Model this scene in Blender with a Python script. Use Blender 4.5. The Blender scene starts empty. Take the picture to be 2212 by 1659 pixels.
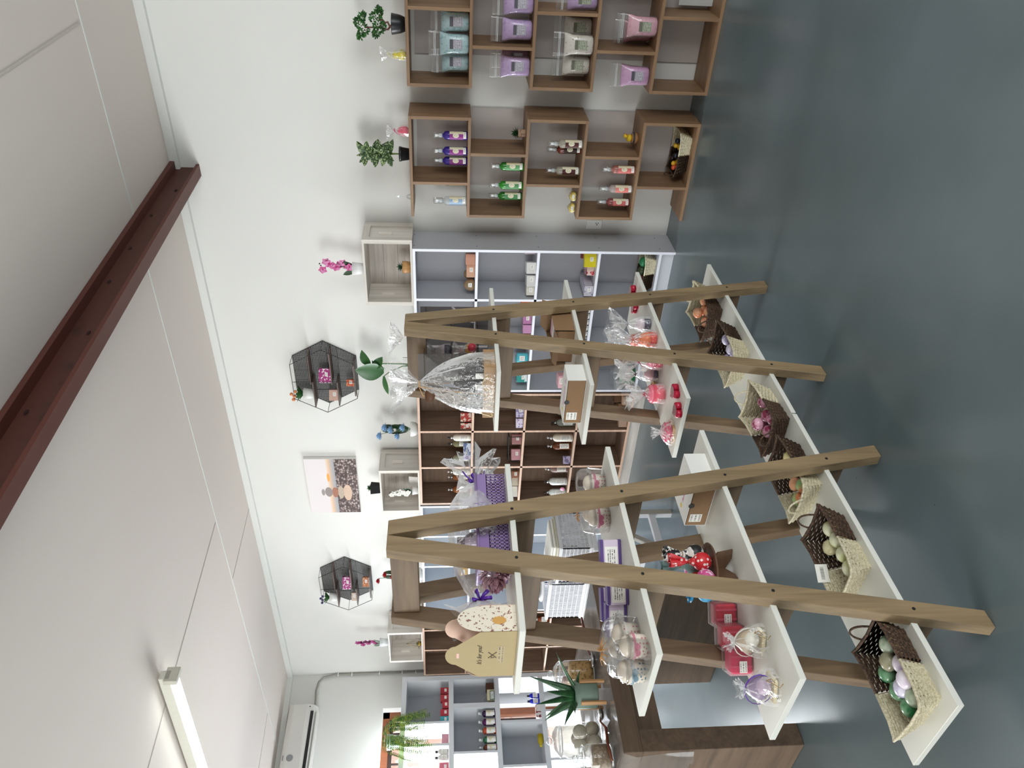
import bpy, bmesh, math, random
from mathutils import Vector, Matrix, noise
random.seed(7)
sc = bpy.context.scene
COL = sc.collection
D2 = math.radians
# ------------------------------------------------------------------ camera, world, lights, exposure
def setup_camera():
    yaw, pitch, roll = D2(52.664), D2(4.8886), D2(-0.0703)
    fw = Vector((-math.cos(yaw)*math.cos(pitch), math.sin(yaw)*math.cos(pitch), -math.sin(pitch)))
    r = fw.cross(Vector((0, 0, 1))).normalized()
    u = r.cross(fw)
    c, s = math.cos(roll), math.sin(roll)
    r2 = c*r + s*u
    u2 = -s*r + c*u
    cam = bpy.data.cameras.new('camera')
    cam.sensor_width = 36
    cam.lens = 1632.97*36/2212            # focal length of a 2212 px wide frame
    cam.clip_start = 0.02
    o = bpy.data.objects.new('camera', cam)
    X, Y, Z = -u2, r2, -fw                 # the phone was held sideways
    o.matrix_world = Matrix(((X.x, Y.x, Z.x, 0), (X.y, Y.y, Z.y, 0), (X.z, Y.z, Z.z, 1.55), (0, 0, 0, 1)))
    COL.objects.link(o)
    sc.camera = o
setup_camera()
sc.view_settings.view_transform = 'Standard'
sc.view_settings.look = 'None'
sc.view_settings.gamma = 1
sc.view_settings.use_curve_mapping = False
sc.view_settings.exposure = 0.42
w = bpy.data.worlds.new('sky'); sc.world = w; w.use_nodes = True
w.node_tree.nodes['Background'].inputs[0].default_value = (0.86, 0.93, 1.0, 1)
w.node_tree.nodes['Background'].inputs[1].default_value = 1.6
try:
    sc.cycles.use_denoising = True
    sc.cycles.denoiser = 'OPENIMAGEDENOISE'
    sc.cycles.max_bounces = 10
    sc.cycles.diffuse_bounces = 5
    sc.cycles.glossy_bounces = 4
    sc.cycles.transmission_bounces = 8
    sc.cycles.transparent_max_bounces = 24
    sc.cycles.sample_clamp_indirect = 6
    sc.cycles.caustics_reflective = False
    sc.cycles.caustics_refractive = False
except Exception:
    pass
def area(name, loc, aim, sx, sy, power, col, spread=180):
    l = bpy.data.lights.new(name, 'AREA'); l.shape = 'RECTANGLE'; l.size = sx; l.size_y = sy
    l.energy = power; l.color = col; l.spread = D2(spread)
    o = bpy.data.objects.new(name, l); o.location = loc
    d = Vector(aim) - Vector(loc)
    o.rotation_euler = d.to_track_quat('-Z', 'Z').to_euler()
    COL.objects.link(o); return o
# daylight: open doorway behind the photographer, front shop windows, end window, sunlit yard outside the end window
area('daylight_doorway', (2.35, 0.6, 1.25), (-3, 1.2, 1.0), 2.6, 2.1, 74, (0.96, 1.0, 0.99))
area('daylight_front_window', (-4.6, -2.9, 1.5), (-4.2, 3, 1.7), 3.4, 1.7, 150, (0.97, 1.0, 0.99))
area('daylight_end_window', (-7.98, 3.05, 1.15), (-2, 3.0, -1.0), 2.6, 2.1, 290, (0.93, 0.97, 1.0), 125)
area('sunlit_yard', (-12.8, 1.6, 0.02), (-12.8, 1.6, 3.0), 1.8, 5.5, 520, (1.0, 0.91, 0.84)).rotation_euler = (math.pi, 0, 0)
# ------------------------------------------------------------------ helpers
class MB:
    """collects shapes and links them as one mesh object"""
    def __init__(s): s.b = bmesh.new(); s.uv = s.b.loops.layers.uv.new('UVMap')
    def box(s, x0, x1, y0, y1, z0, z1, bev=0, rot=None, c=None):
        g = bmesh.ops.create_cube(s.b, size=1)['verts']
        bmesh.ops.scale(s.b, vec=(abs(x1-x0), abs(y1-y0), abs(z1-z0)), verts=g)
        bmesh.ops.translate(s.b, vec=((x0+x1)/2, (y0+y1)/2, (z0+z1)/2), verts=g)
        if bev:
            es = list({e for v in g for e in v.link_edges})
            g = [v for v in bmesh.ops.bevel(s.b, geom=es, offset=bev, segments=1, affect='EDGES')['verts']]
        if rot: bmesh.ops.rotate(s.b, cent=c or (0, 0, 0), matrix=rot, verts=g)
        return s
    def frustum(s, x0, x1, y0, y1, z0, X0, X1, Y0, Y1, z1, cap=True):
        a = [s.b.verts.new(p) for p in ((x0, y0, z0), (x1, y0, z0), (x1, y1, z0), (x0, y1, z0))]
        t = [s.b.verts.new(p) for p in ((X0, Y0, z1), (X1, Y0, z1), (X1, Y1, z1), (X0, Y1, z1))]
        s.b.faces.new(a[::-1])
        if cap: s.b.faces.new(t)
        for i in range(4): s.b.faces.new((a[i], a[(i+1) % 4], t[(i+1) % 4], t[i]))
        return s
    def lathe(s, prof, n=20, c=(0, 0, 0), sq=1.0, rx=1.0, ry=1.0, close=False):
        rings = []
        for r, z in prof:
            ring = []
            for k in range(n):
                a = 2*math.pi*k/n
                ca, sa = math.cos(a), math.sin(a)
                if sq != 1.0:
                    ca = math.copysign(abs(ca)**sq, ca); sa = math.copysign(abs(sa)**sq, sa)
                ring.append(s.b.verts.new((c[0]+r*rx*ca, c[1]+r*ry*sa, c[2]+z)))
            rings.append(ring)
        for i in range(len(rings)-1):
            for k in range(n):
                s.b.faces.new((rings[i][k], rings[i][(k+1) % n], rings[i+1][(k+1) % n], rings[i+1][k]))
        if prof[0][0] > 1e-5 and not close: s.b.faces.new(rings[0][::-1])
        if prof[-1][0] > 1e-5 and not close: s.b.faces.new(rings[-1])
        return s
    def tube(s, pts, r, n=6, close=False, flat=1.0):
        pts = [Vector(p) for p in pts]; N = len(pts)
        rs = r if isinstance(r, (list, tuple)) else [r]*N
        prev = None; rings = []
        for i, p in enumerate(pts):
            a = pts[i-1] if (i > 0 or close) else p
            b = pts[(i+1) % N] if (i < N-1 or close) else p
            t = (b-a).normalized() if (b-a).length > 1e-9 else Vector((0, 0, 1))
            if prev is None:
                prev = t.orthogonal().normalized()
            prev = (prev - t*prev.dot(t))
            if prev.length < 1e-6: prev = t.orthogonal()
            prev.normalize(); q = t.cross(prev)
            rings.append([s.b.verts.new(p + rs[i]*(math.cos(2*math.pi*k/n)*prev + flat*math.sin(2*math.pi*k/n)*q)) for k in range(n)])
        m = N if close else N-1
        for i in range(m):
            A, B = rings[i], rings[(i+1) % N]
            for k in range(n): s.b.faces.new((A[k], A[(k+1) % n], B[(k+1) % n], B[k]))
        if not close:
            s.b.faces.new(rings[0][::-1]); s.b.faces.new(rings[-1])
        return s
    def ball(s, c, r, sub=2, sx=1, sy=1, sz=1, rot=None):
        g = bmesh.ops.create_icosphere(s.b, subdivisions=sub, radius=r)['verts']
        bmesh.ops.scale(s.b, vec=(sx, sy, sz), verts=g)
        if rot: bmesh.ops.rotate(s.b, cent=(0, 0, 0), matrix=rot, verts=g)
        bmesh.ops.translate(s.b, vec=c, verts=g); return s
    def prism(s, poly, d, M=None):
        """poly in local XZ plane, thickness d along Y, then matrix M"""
        M = M or Matrix.Identity(4)
        a = [s.b.verts.new(M @ Vector((x, -d/2, z))) for x, z in poly]
        t = [s.b.verts.new(M @ Vector((x, d/2, z))) for x, z in poly]
        n = len(poly)
        s.b.faces.new(a); s.b.faces.new(t[::-1])
        for i in range(n): s.b.faces.new((a[(i+1) % n], a[i], t[i], t[(i+1) % n]))
        return s
    def quad(s, a, b, c, d):
        f = s.b.faces.new([s.b.verts.new(p) for p in (a, b, c, d)])
        for l, uv in zip(f.loops, ((0, 0), (1, 0), (1, 1), (0, 1))): l[s.uv].uv = uv
        return s
    def poly(s, pts):
        s.b.faces.new([s.b.verts.new(p) for p in pts]); return s
    def leaf(s, base, dirv, up, L, W, bend=0.3, n=5, fold=0.15):
        d = Vector(dirv).normalized(); u = Vector(up); u = (u - d*u.dot(d)).normalized(); sd = d.cross(u)
        rows = []
        for i in range(n+1):
            t = i/n; wd = W*math.sin(math.pi*min(1, t*0.92+0.08))**0.8 if i < n else 0.0
            p = Vector(base) + d*L*t - u*bend*L*t*t
            rows.append((s.b.verts.new(p-sd*wd/2+u*fold*wd), s.b.verts.new(p), s.b.verts.new(p+sd*wd/2+u*fold*wd)))
        for i in range(n):
            a, b = rows[i], rows[i+1]
            s.b.faces.new((a[0], a[1], b[1], b[0])); s.b.faces.new((a[1], a[2], b[2], b[1]))
        return s
    def build(s, name, mat, parent=None, smooth=False, loc=None, rotm=None, kind=None, solid=0):
        bmesh.ops.recalc_face_normals(s.b, faces=s.b.faces)
        me = bpy.data.meshes.new(name); s.b.to_mesh(me); s.b.free()
        if smooth: me.polygons.foreach_set('use_smooth', [True]*len(me.polygons))
        me.materials.append(mat)
        o = bpy.data.objects.new(name, me); COL.objects.link(o)
        if rotm is not None: o.matrix_basis = rotm.to_4x4() if not isinstance(rotm, Matrix) or len(rotm) == 3 else rotm
        if loc is not None: o.location = loc
        if parent: o.parent = parent
        if kind: o['kind'] = kind
        if solid:
            md = o.modifiers.new('thickness', 'SOLIDIFY'); md.thickness = solid; md.offset = 0
        return o
def tag(o, label, cat, group=None):
    o['label'] = label; o['category'] = cat
    if group: o['group'] = group
    return o
def thing(name, label, cat, loc=(0, 0, 0), rz=0, group=None, rot=None):
    o = bpy.data.objects.new(name, None); COL.objects.link(o); o.empty_display_size = .05
    o.location = loc; o.rotation_euler = rot or (0, 0, rz)
    return tag(o, label, cat, group)
def dup(root, loc, rz=None, label=None, group=None, scale=None, rot=None, mats=None):
    """mats: {old material name: new material}"""
    def cp(o, parent):
        c = o.copy(); COL.objects.link(c)
        if parent: c.parent = parent
        if mats and o.type == 'MESH' and o.data.materials and o.data.materials[0].name in mats:
            c.data = o.data.copy(); c.data.materials[0] = mats[o.data.materials[0].name]
        for ch in [x for x in KIDS.get(o.name, [])]:
            KIDS.setdefault(c.name, []).append(cp(ch, c))
        return c
    build_kids()
    r = cp(root, None); r.location = loc
    if rz is not None: r.rotation_euler = (0, 0, rz)
    if rot is not None: r.rotation_euler = rot
    if scale: r.scale = scale if isinstance(scale, tuple) else (scale,)*3
    if label: r['label'] = label
    if group: r['group'] = group
    return r
KIDS = {}
def build_kids():
    KIDS.clear()
    for o in COL.objects:
        if o.parent: KIDS.setdefault(o.parent.name, []).append(o)
def struct(name, mb, mat, parent=None, smooth=False):
    o = mb.build(name, mat, parent, smooth)
    if not parent: o['kind'] = 'structure'
    return o
# ------------------------------------------------------------------ materials
def srgb(h):
    if isinstance(h, str):
        h = h.lstrip('#'); h = [int(h[i:i+2], 16)/255 for i in (0, 2, 4)]
    return tuple((c/12.92 if c <= .04045 else ((c+.055)/1.055)**2.4) for c in h) + (1,)
_M = {}
def base(name):
    m = bpy.data.materials.new(name); m.use_nodes = True
    nt = m.node_tree; return m, nt, nt.nodes['Principled BSDF'], nt.nodes, nt.links
def plain(col, rough=.5, spec=.5, metal=0, var=.06, scale=30, trans=0, bump=0, name=None):
    k = ('p', str(col), rough, spec, metal, var, scale, trans, bump)
    if k in _M: return _M[k]
    m, nt, b, N, L = base(name or 'surface_' + str(len(_M)))
    c = srgb(col)
    b.inputs['Roughness'].default_value = rough
    b.inputs['Specular IOR Level'].default_value = spec
    b.inputs['Metallic'].default_value = metal
    b.inputs['Transmission Weight'].default_value = trans
    tc = N.new('ShaderNodeTexCoord'); no = N.new('ShaderNodeTexNoise'); no.inputs['Scale'].default_value = scale
    L.new(tc.outputs['Object'], no.inputs['Vector'])
    cr = N.new('ShaderNodeMixRGB'); cr.inputs[1].default_value = tuple(v*(1-var) for v in c[:3])+(1,)
    cr.inputs[2].default_value = tuple(min(1, v*(1+var)) for v in c[:3])+(1,)
    L.new(no.outputs['Fac'], cr.inputs[0]); L.new(cr.outputs[0], b.inputs['Base Color'])
    if bump:
        bu = N.new('ShaderNodeBump'); bu.inputs['Strength'].default_value = bump; bu.inputs['Distance'].default_value = .004
        L.new(no.outputs['Fac'], bu.inputs['Height']); L.new(bu.outputs[0], b.inputs['Normal'])
    _M[k] = m; return m
def wood(name, c1, c2, axis='z', scale=1.0, rough=.5, knots=False):
    k = ('w', name, axis)
    if k in _M: return _M[k]
    m, nt, b, N, L = base(name)
    tc = N.new('ShaderNodeTexCoord'); mp = N.new('ShaderNodeMapping')
    f, g = 26*scale, 1.7*scale
    mp.inputs['Scale'].default_value = {'x': (g, f, f), 'y': (f, g, f), 'z': (f, f, g)}[axis]
    L.new(tc.outputs['Object'], mp.inputs['Vector'])
    n1 = N.new('ShaderNodeTexNoise'); n1.inputs['Scale'].default_value = 1.0; n1.inputs['Detail'].default_value = 6; n1.inputs['Distortion'].default_value = .8
    n2 = N.new('ShaderNodeTexNoise'); n2.inputs['Scale'].default_value = 3.1; n2.inputs['Detail'].default_value = 3
    L.new(mp.outputs[0], n1.inputs['Vector']); L.new(mp.outputs[0], n2.inputs['Vector'])
    r = N.new('ShaderNodeValToRGB'); r.color_ramp.elements[0].position = .32; r.color_ramp.elements[1].position = .68
    r.color_ramp.elements[0].color = srgb(c1); r.color_ramp.elements[1].color = srgb(c2)
    mx = N.new('ShaderNodeMath'); mx.operation = 'MULTIPLY_ADD'; mx.inputs[1].default_value = .35
    L.new(n2.outputs['Fac'], mx.inputs[0]); 
    m2 = N.new('ShaderNodeMath'); m2.operation = 'MULTIPLY'; m2.inputs[1].default_value = .65
    L.new(n1.outputs['Fac'], m2.inputs[0]); L.new(m2.outputs[0], mx.inputs[2])
    L.new(mx.outputs[0], r.inputs[0])
    out = r.outputs[0]
    if knots:
        mp2 = N.new('ShaderNodeMapping'); mp2.inputs['Scale'].default_value = {'x': (2.2, 9, 9), 'y': (9, 2.2, 9), 'z': (9, 9, 2.2)}[axis]
        L.new(tc.outputs['Object'], mp2.inputs['Vector'])
        vo = N.new('ShaderNodeTexVoronoi'); vo.inputs['Scale'].default_value = 1; L.new(mp2.outputs[0], vo.inputs['Vector'])
        kr = N.new('ShaderNodeValToRGB'); kr.color_ramp.elements[0].position = .05; kr.color_ramp.elements[1].position = .13
        kr.color_ramp.elements[0].color = (.55, .5, .45, 1); kr.color_ramp.elements[1].color = (1, 1, 1, 1)
        L.new(vo.outputs['Distance'], kr.inputs[0])
        mm = N.new('ShaderNodeMixRGB'); mm.blend_type = 'MULTIPLY'; mm.inputs[0].default_value = 1
        L.new(out, mm.inputs[1]); L.new(kr.outputs[0], mm.inputs[2]); out = mm.outputs[0]
    L.new(out, b.inputs['Base Color'])
    b.inputs['Roughness'].default_value = rough
    bu = N.new('ShaderNodeBump'); bu.inputs['Strength'].default_value = .15; bu.inputs['Distance'].default_value = .001
    L.new(n1.outputs['Fac'], bu.inputs['Height']); L.new(bu.outputs[0], b.inputs['Normal'])
    _M[k] = m; return m
def film(name='cellophane', tint=(1, 1, 1), gl=.5, alpha=.9, rough=.06, wrinkle=60, milk=.45):
    """thin clear wrap: see-through with sharp wrinkled sheen"""
    k = ('f', name)
    if k in _M: return _M[k]
    m = bpy.data.materials.new(name); m.use_nodes = True; nt = m.node_tree; N = nt.nodes; L = nt.links
    N.clear(); out = N.new('ShaderNodeOutputMaterial')
    t = N.new('ShaderNodeBsdfTransparent'); t.inputs[0].default_value = tuple(tint)+(1,)
    g = N.new('ShaderNodeBsdfGlossy'); g.inputs['Roughness'].default_value = rough
    tc = N.new('ShaderNodeTexCoord'); no = N.new('ShaderNodeTexNoise'); no.inputs['Scale'].default_value = wrinkle; no.inputs['Detail'].default_value = 2
    L.new(tc.outputs['Object'], no.inputs['Vector'])
    bu = N.new('ShaderNodeBump'); bu.inputs['Strength'].default_value = .9; bu.inputs['Distance'].default_value = .006
    L.new(no.outputs['Fac'], bu.inputs['Height']); L.new(bu.outputs[0], g.inputs['Normal'])
    lw = N.new('ShaderNodeLayerWeight'); lw.inputs['Blend'].default_value = .35; L.new(bu.outputs[0], lw.inputs['Normal'])
    ma = N.new('ShaderNodeMath'); ma.operation = 'MULTIPLY_ADD'; ma.inputs[1].default_value = gl; ma.inputs[2].default_value = 1-alpha
    ma.use_clamp = True
    L.new(lw.outputs['Fresnel'], ma.inputs[0])
    df = N.new('ShaderNodeBsdfTranslucent'); df.inputs[0].default_value = (.95, .95, .95, 1); d2 = N.new('ShaderNodeBsdfDiffuse'); d2.inputs[0].default_value = (.95, .95, .95, 1)
    dm = N.new('ShaderNodeMixShader'); L.new(df.outputs[0], dm.inputs[1]); L.new(d2.outputs[0], dm.inputs[2])
    gm = N.new('ShaderNodeMixShader'); gm.inputs[0].default_value = milk; L.new(g.outputs[0], gm.inputs[1]); L.new(dm.outputs[0], gm.inputs[2])
    mx = N.new('ShaderNodeMixShader'); L.new(ma.outputs[0], mx.inputs[0]); L.new(t.outputs[0], mx.inputs[1]); L.new(gm.outputs[0], mx.inputs[2])
    L.new(mx.outputs[0], out.inputs[0]); _M[k] = m; return m
def glassy(name='clear_glass', tint=(.98, .99, .985), gl=.5):
    return film(name, tint, gl, .95, .02, 3, .3)
def liquid(col, dens=.75, rough=.12):
    """see-through coloured plastic or liquid"""
    k = ('l', str(col), dens)
    if k in _M: return _M[k]
    m = bpy.data.materials.new('tinted_clear_%d' % len(_M)); m.use_nodes = True; nt = m.node_tree; N = nt.nodes; L = nt.links
    b = N['Principled BSDF']; b.inputs['Base Color'].default_value = srgb(col); b.inputs['Roughness'].default_value = rough
    t = N.new('ShaderNodeBsdfTransparent'); c = srgb(col); t.inputs[0].default_value = tuple(.4+.6*v for v in c[:3])+(1,)
    mx = N.new('ShaderNodeMixShader'); mx.inputs[0].default_value = dens
    L.new(t.outputs[0], mx.inputs[1]); L.new(b.outputs[0], mx.inputs[2]); L.new(mx.outputs[0], N['Material Output'].inputs[0])
    _M[k] = m; return m
def pattern(name, bg, fg, kind='dots', scale=40, thr=.25, fg2=None, rough=.5, coord='Object', trans=0):
    k = ('pt', name)
    if k in _M: return _M[k]
    m, nt, b, N, L = base(name)
    tc = N.new('ShaderNodeTexCoord')
    if kind in ('dots', 'hearts'):
        t = N.new('ShaderNodeTexVoronoi'); t.inputs['Scale'].default_value = scale; fac = t.outputs['Distance']
        t.inputs['Randomness'].default_value = .55
    elif kind == 'holes':
        t = N.new('ShaderNodeTexVoronoi'); t.inputs['Scale'].default_value = scale; t.inputs['Randomness'].default_value = 0; fac = t.outputs['Distance']
    else:
        t = N.new('ShaderNodeTexNoise'); t.inputs['Scale'].default_value = scale; t.inputs['Detail'].default_value = 3; fac = t.outputs['Fac']
    L.new(tc.outputs[coord], t.inputs['Vector'])
    r = N.new('ShaderNodeValToRGB'); r.color_ramp.interpolation = 'CONSTANT' if kind != 'marble' else 'LINEAR'
    r.color_ramp.elements[0].color = srgb(fg); r.color_ramp.elements[1].color = srgb(bg); r.color_ramp.elements[1].position = thr
    if kind == 'marble': r.color_ramp.elements[0].position = thr-.12
    L.new(fac, r.inputs[0]); out = r.outputs[0]
    if fg2:
        t2 = N.new('ShaderNodeTexVoronoi'); t2.inputs['Scale'].default_value = scale*.6; L.new(tc.outputs[coord], t2.inputs['Vector'])
        r2 = N.new('ShaderNodeValToRGB'); r2.color_ramp.interpolation = 'CONSTANT'; r2.color_ramp.elements[0].color = (1, 1, 1, 1)
        r2.color_ramp.elements[1].color = (0, 0, 0, 1); r2.color_ramp.elements[1].position = thr
        L.new(t2.outputs['Distance'], r2.inputs[0])
        mm = N.new('ShaderNodeMixRGB'); L.new(r2.outputs[0], mm.inputs[0]); L.new(out, mm.inputs[1]); mm.inputs[2].default_value = srgb(fg2); out = mm.outputs[0]
    L.new(out, b.inputs['Base Color']); b.inputs['Roughness'].default_value = rough
    _M[k] = m; return m
def printed(name, bg='#f2f0ea', ink='#3a3a3e', rows=7, cols=26, thr=.47, margin=.12, head=None, rough=.45):
    """a paper label: rows of small print on UV"""
    k = ('pr', name)
    if k in _M: return _M[k]
    m, nt, b, N, L = base(name)
    uv = N.new('ShaderNodeUVMap'); sp = N.new('ShaderNodeSeparateXYZ'); L.new(uv.outputs[0], sp.inputs[0])
    def math_(op, a, b_=None, c=None):
        n = N.new('ShaderNodeMath'); n.operation = op
        for i, v in enumerate((a, b_, c)):
            if v is None: continue
            if isinstance(v, (int, float)): n.inputs[i].default_value = v
            else: L.new(v, n.inputs[i])
        return n.outputs[0]
    row = math_('MULTIPLY', sp.outputs['Y'], rows)
    fr = math_('FRACT', row); fl = math_('FLOOR', row)
    line = math_('MULTIPLY', math_('GREATER_THAN', fr, .3), math_('LESS_THAN', fr, .72))
    cx = N.new('ShaderNodeCombineXYZ'); L.new(math_('MULTIPLY', sp.outputs['X'], cols), cx.inputs[0]); L.new(math_('MULTIPLY', fl, 7.3), cx.inputs[1])
    no = N.new('ShaderNodeTexNoise'); no.inputs['Scale'].default_value = 1.6; no.inputs['Detail'].default_value = 1; L.new(cx.outputs[0], no.inputs['Vector'])
    ink_f = math_('MULTIPLY', line, math_('GREATER_THAN', no.outputs['Fac'], thr))
    for ax in ('X', 'Y'):
        ink_f = math_('MULTIPLY', ink_f, math_('MULTIPLY', math_('GREATER_THAN', sp.outputs[ax], margin), math_('LESS_THAN', sp.outputs[ax], 1-margin)))
    mx = N.new('ShaderNodeMixRGB'); L.new(ink_f, mx.inputs[0]); mx.inputs[1].default_value = srgb(bg); mx.inputs[2].default_value = srgb(ink)
    out = mx.outputs[0]
    if head:
        h = N.new('ShaderNodeMixRGB'); L.new(math_('GREATER_THAN', sp.outputs['Y'], .72), h.inputs[0]); L.new(out, h.inputs[1]); h.inputs[2].default_value = srgb(head); out = h.outputs[0]
    L.new(out, b.inputs['Base Color']); b.inputs['Roughness'].default_value = rough
    _M[k] = m; return m
def lettering(txt, size, mat, parent, M, name='lettering', shear=0, thick=.0004):
    cu = bpy.data.curves.new(name, 'FONT'); cu.body = txt; cu.size = size; cu.align_x = 'CENTER'; cu.align_y = 'CENTER'
    cu.extrude = thick; cu.shear = shear; cu.resolution_u = 3
    t = bpy.data.objects.new('tmp', cu); COL.objects.link(t)
    dg = bpy.context.evaluated_depsgraph_get(); dg.update()
    me = bpy.data.meshes.new_from_object(t.evaluated_get(dg)); bpy.data.objects.remove(t)
    me.materials.clear(); me.materials.append(mat)
    o = bpy.data.objects.new(name, me); COL.objects.link(o); o.matrix_basis = M; o.parent = parent
    return o
def face_matrix(o, x, y):
    """matrix whose X runs along x, Y along y (text plane), origin o"""
    x = Vector(x).normalized(); y = Vector(y).normalized(); z = x.cross(y)
    return Matrix(((x.x, y.x, z.x, o[0]), (x.y, y.y, z.y, o[1]), (x.z, y.z, z.z, o[2]), (0, 0, 0, 1)))
WALL = plain('#dddcd8', .85, .3, var=.02, scale=2.5, bump=.15, name='painted_wall')
CEIL = plain('#d9cfc8', .9, .2, var=.02, scale=1.2, name='ceiling_board')
WHITE = plain('#e9eae8', .45, .4, var=.02, scale=4, name='white_laminate')
WHITE2 = plain('#c9cbd3', .5, .4, var=.02, scale=4, name='grey_white_board')
BLUEGREY = plain('#c6ccd4', .5, .4, var=.02, scale=4, name='blue_grey_board')
BACKG = plain('#a8a29f', .7, .3, var=.03, scale=8, name='grey_backing_board')
BLACK = plain('#141416', .5, .5, var=.1)
DARK = plain('#26262a', .4, .5, var=.1)
LADDER = {a: wood('ladder_wood', '#76634a', '#9b8463', a, 1.0, .55, True) for a in 'xyz'}
LADDER2 = {a: wood('ladder_wood_brown_shaded', '#5c4937', '#7d664c', a, 1.0, .55, True) for a in 'xyz'}  # browner crossbars, ridge bar and rear legs; their deeper shade is in the colour
OAK = {a: wood('oak_laminate', '#755a43', '#987859', a, .9, .5) for a in 'xyz'}
DARKW = {a: wood('walnut_laminate', '#6a5547', '#8c7360', a, .9, .5) for a in 'xyz'}
PINK_EDGE = wood('beech_edge', '#b9947c', '#cfae98', 'x', .8, .5)
GREYW = {a: wood('grey_washed_wood', '#a39a92', '#c9c2bb', a, .6, .6) for a in 'xyz'}
PALEW = {a: wood('whitewashed_wood', '#c2bab0', '#e2ddd6', a, .5, .7) for a in 'xyz'}
TABLEW = {a: wood('table_wood', '#5a493b', '#796350', a, .8, .5) for a in 'xyz'}
CEL = film('cellophane', (1, 1, 1), .65, .9, .14, 55, .55)
GLASS = glassy()
METAL = plain('#b9bbbd', .25, .6, 1.0)
# ------------------------------------------------------------------ the room
XL, XR, YB, YF, H = -7.72, 2.6, 4.82, -3.2, 3.3
def make_floor():
    m, nt, b, N, L = base('grey_floor_paint')
    tc = N.new('ShaderNodeTexCoord')
    n1 = N.new('ShaderNodeTexNoise'); n1.inputs['Scale'].default_value = 1.1; n1.inputs['Detail'].default_value = 5
    n2 = N.new('ShaderNodeTexNoise'); n2.inputs['Scale'].default_value = 60; n2.inputs['Detail'].default_value = 3
    n3 = N.new('ShaderNodeTexVoronoi'); n3.inputs['Scale'].default_value = 5.5
    for n in (n1, n2, n3): L.new(tc.outputs['Object'], n.inputs['Vector'])
    r = N.new('ShaderNodeValToRGB'); r.color_ramp.elements[0].color = srgb('#566265'); r.color_ramp.elements[1].color = srgb('#667276')
    r.color_ramp.elements[0].position = .3; r.color_ramp.elements[1].position = .7
    L.new(n1.outputs['Fac'], r.inputs[0])
    sp = N.new('ShaderNodeValToRGB'); sp.color_ramp.elements[0].position = .012; sp.color_ramp.elements[1].position = .02
    sp.color_ramp.elements[0].color = (.45, .45, .45, 1); sp.color_ramp.elements[1].color = (1, 1, 1, 1)
    L.new(n3.outputs['Distance'], sp.inputs[0])
    mm = N.new('ShaderNodeMixRGB'); mm.blend_type = 'MULTIPLY'; mm.inputs[0].default_value = 1
    L.new(r.outputs[0], mm.inputs[1]); L.new(sp.outputs[0], mm.inputs[2]); L.new(mm.outputs[0], b.inputs['Base Color'])
    rr = N.new('ShaderNodeMapRange'); rr.inputs[3].default_value = .16; rr.inputs[4].default_value = .27
    L.new(n1.outputs['Fac'], rr.inputs[0]); L.new(rr.outputs[0], b.inputs['Roughness'])
    bu = N.new('ShaderNodeBump'); bu.inputs['Strength'].default_value = .06; bu.inputs['Distance'].default_value = .003
    n4 = N.new('ShaderNodeTexNoise'); n4.inputs['Scale'].default_value = 9; n4.inputs['Detail'].default_value = 4
    L.new(tc.outputs['Object'], n4.inputs['Vector'])
    L.new(n4.outputs['Fac'], bu.inputs['Height']); L.new(bu.outputs[0], b.inputs['Normal'])
    struct('floor', MB().box(XL-.15, XR+.15, YF-.15, YB+.15, -.1, 0), m)
make_floor()
CZ = lambda y: H-.035*(YB-y)            # the ceiling boards fall slightly away from the back wall
def slab(x0, x1, y0, y1, a, b2):
    m = MB(); v = [m.b.verts.new((x, y, CZ(y)+d)) for d in (a, b2) for x, y in ((x0, y0), (x1, y0), (x1, y1), (x0, y1))]
    for f in ((3, 2, 1, 0), (4, 5, 6, 7), (0, 1, 5, 4), (1, 2, 6, 5), (2, 3, 7, 6), (3, 0, 4, 7)): m.b.faces.new([v[i] for i in f])
    return m
struct('ceiling', slab(XL-.15, XR+.15, YF-.15, YB+.15, 0, .1), CEIL)
struct('wall_back', MB().box(XL-.15, XR+.15, YB, YB+.15, 0, H), WALL)
# end wall (away from the camera) with one window opening: y 1.9..4.40, z .45..2.24
WY0, WY1, WZ0, WZ1 = 1.75, 4.40, .06, 2.24
e = MB().box(XL-.2, XL, WY1, YB, 0, H).box(XL-.2, XL, YF, WY0, 0, H)
e.box(XL-.2, XL, WY0, WY1, 0, WZ0).box(XL-.2, XL, WY0, WY1, WZ1, H)
struct('wall_end', e, WALL)
e = MB().box(XL, XR, YF-.15, YF, 0, .7).box(XL, XR, YF-.15, YF, 2.4, H).box(XL, -6.4, YF-.15, YF, .7, 2.4).box(-2.8, XR, YF-.15, YF, .7, 2.4)
struct('wall_front', e, WALL)
e = MB().box(XR, XR+.15, YF, -.8, 0, H).box(XR, XR+.15, 2.0, YB, 0, H).box(XR, XR+.15, -.8, 2.0, 2.35, H)
struct('wall_near', e, WALL)
TRIM = plain('#d9dad6', .8, .3, var=.02, scale=6)
struct('trim_1', MB().box(XL, XR, YB-.035, YB, H-.055, H), TRIM)
struct('trim_2', slab(XL, XL+.035, YF, YB-.035, -.055, 0), TRIM)
struct('trim_3', slab(XL, XR, 4.0, 4.014, -.003, 0), TRIM)
for i, (x, y0, y1) in enumerate(((-5.03, 4.02, 4.78), (-4.33, YF, 3.98), (-7.0, YF, 3.98), (-.9, YF, 3.98))):
    struct('trim_%d' % (4+i), slab(x-.004, x+.004, y0, y1, -.003, 0), plain('#c4bcb5', .9, .2))
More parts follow.
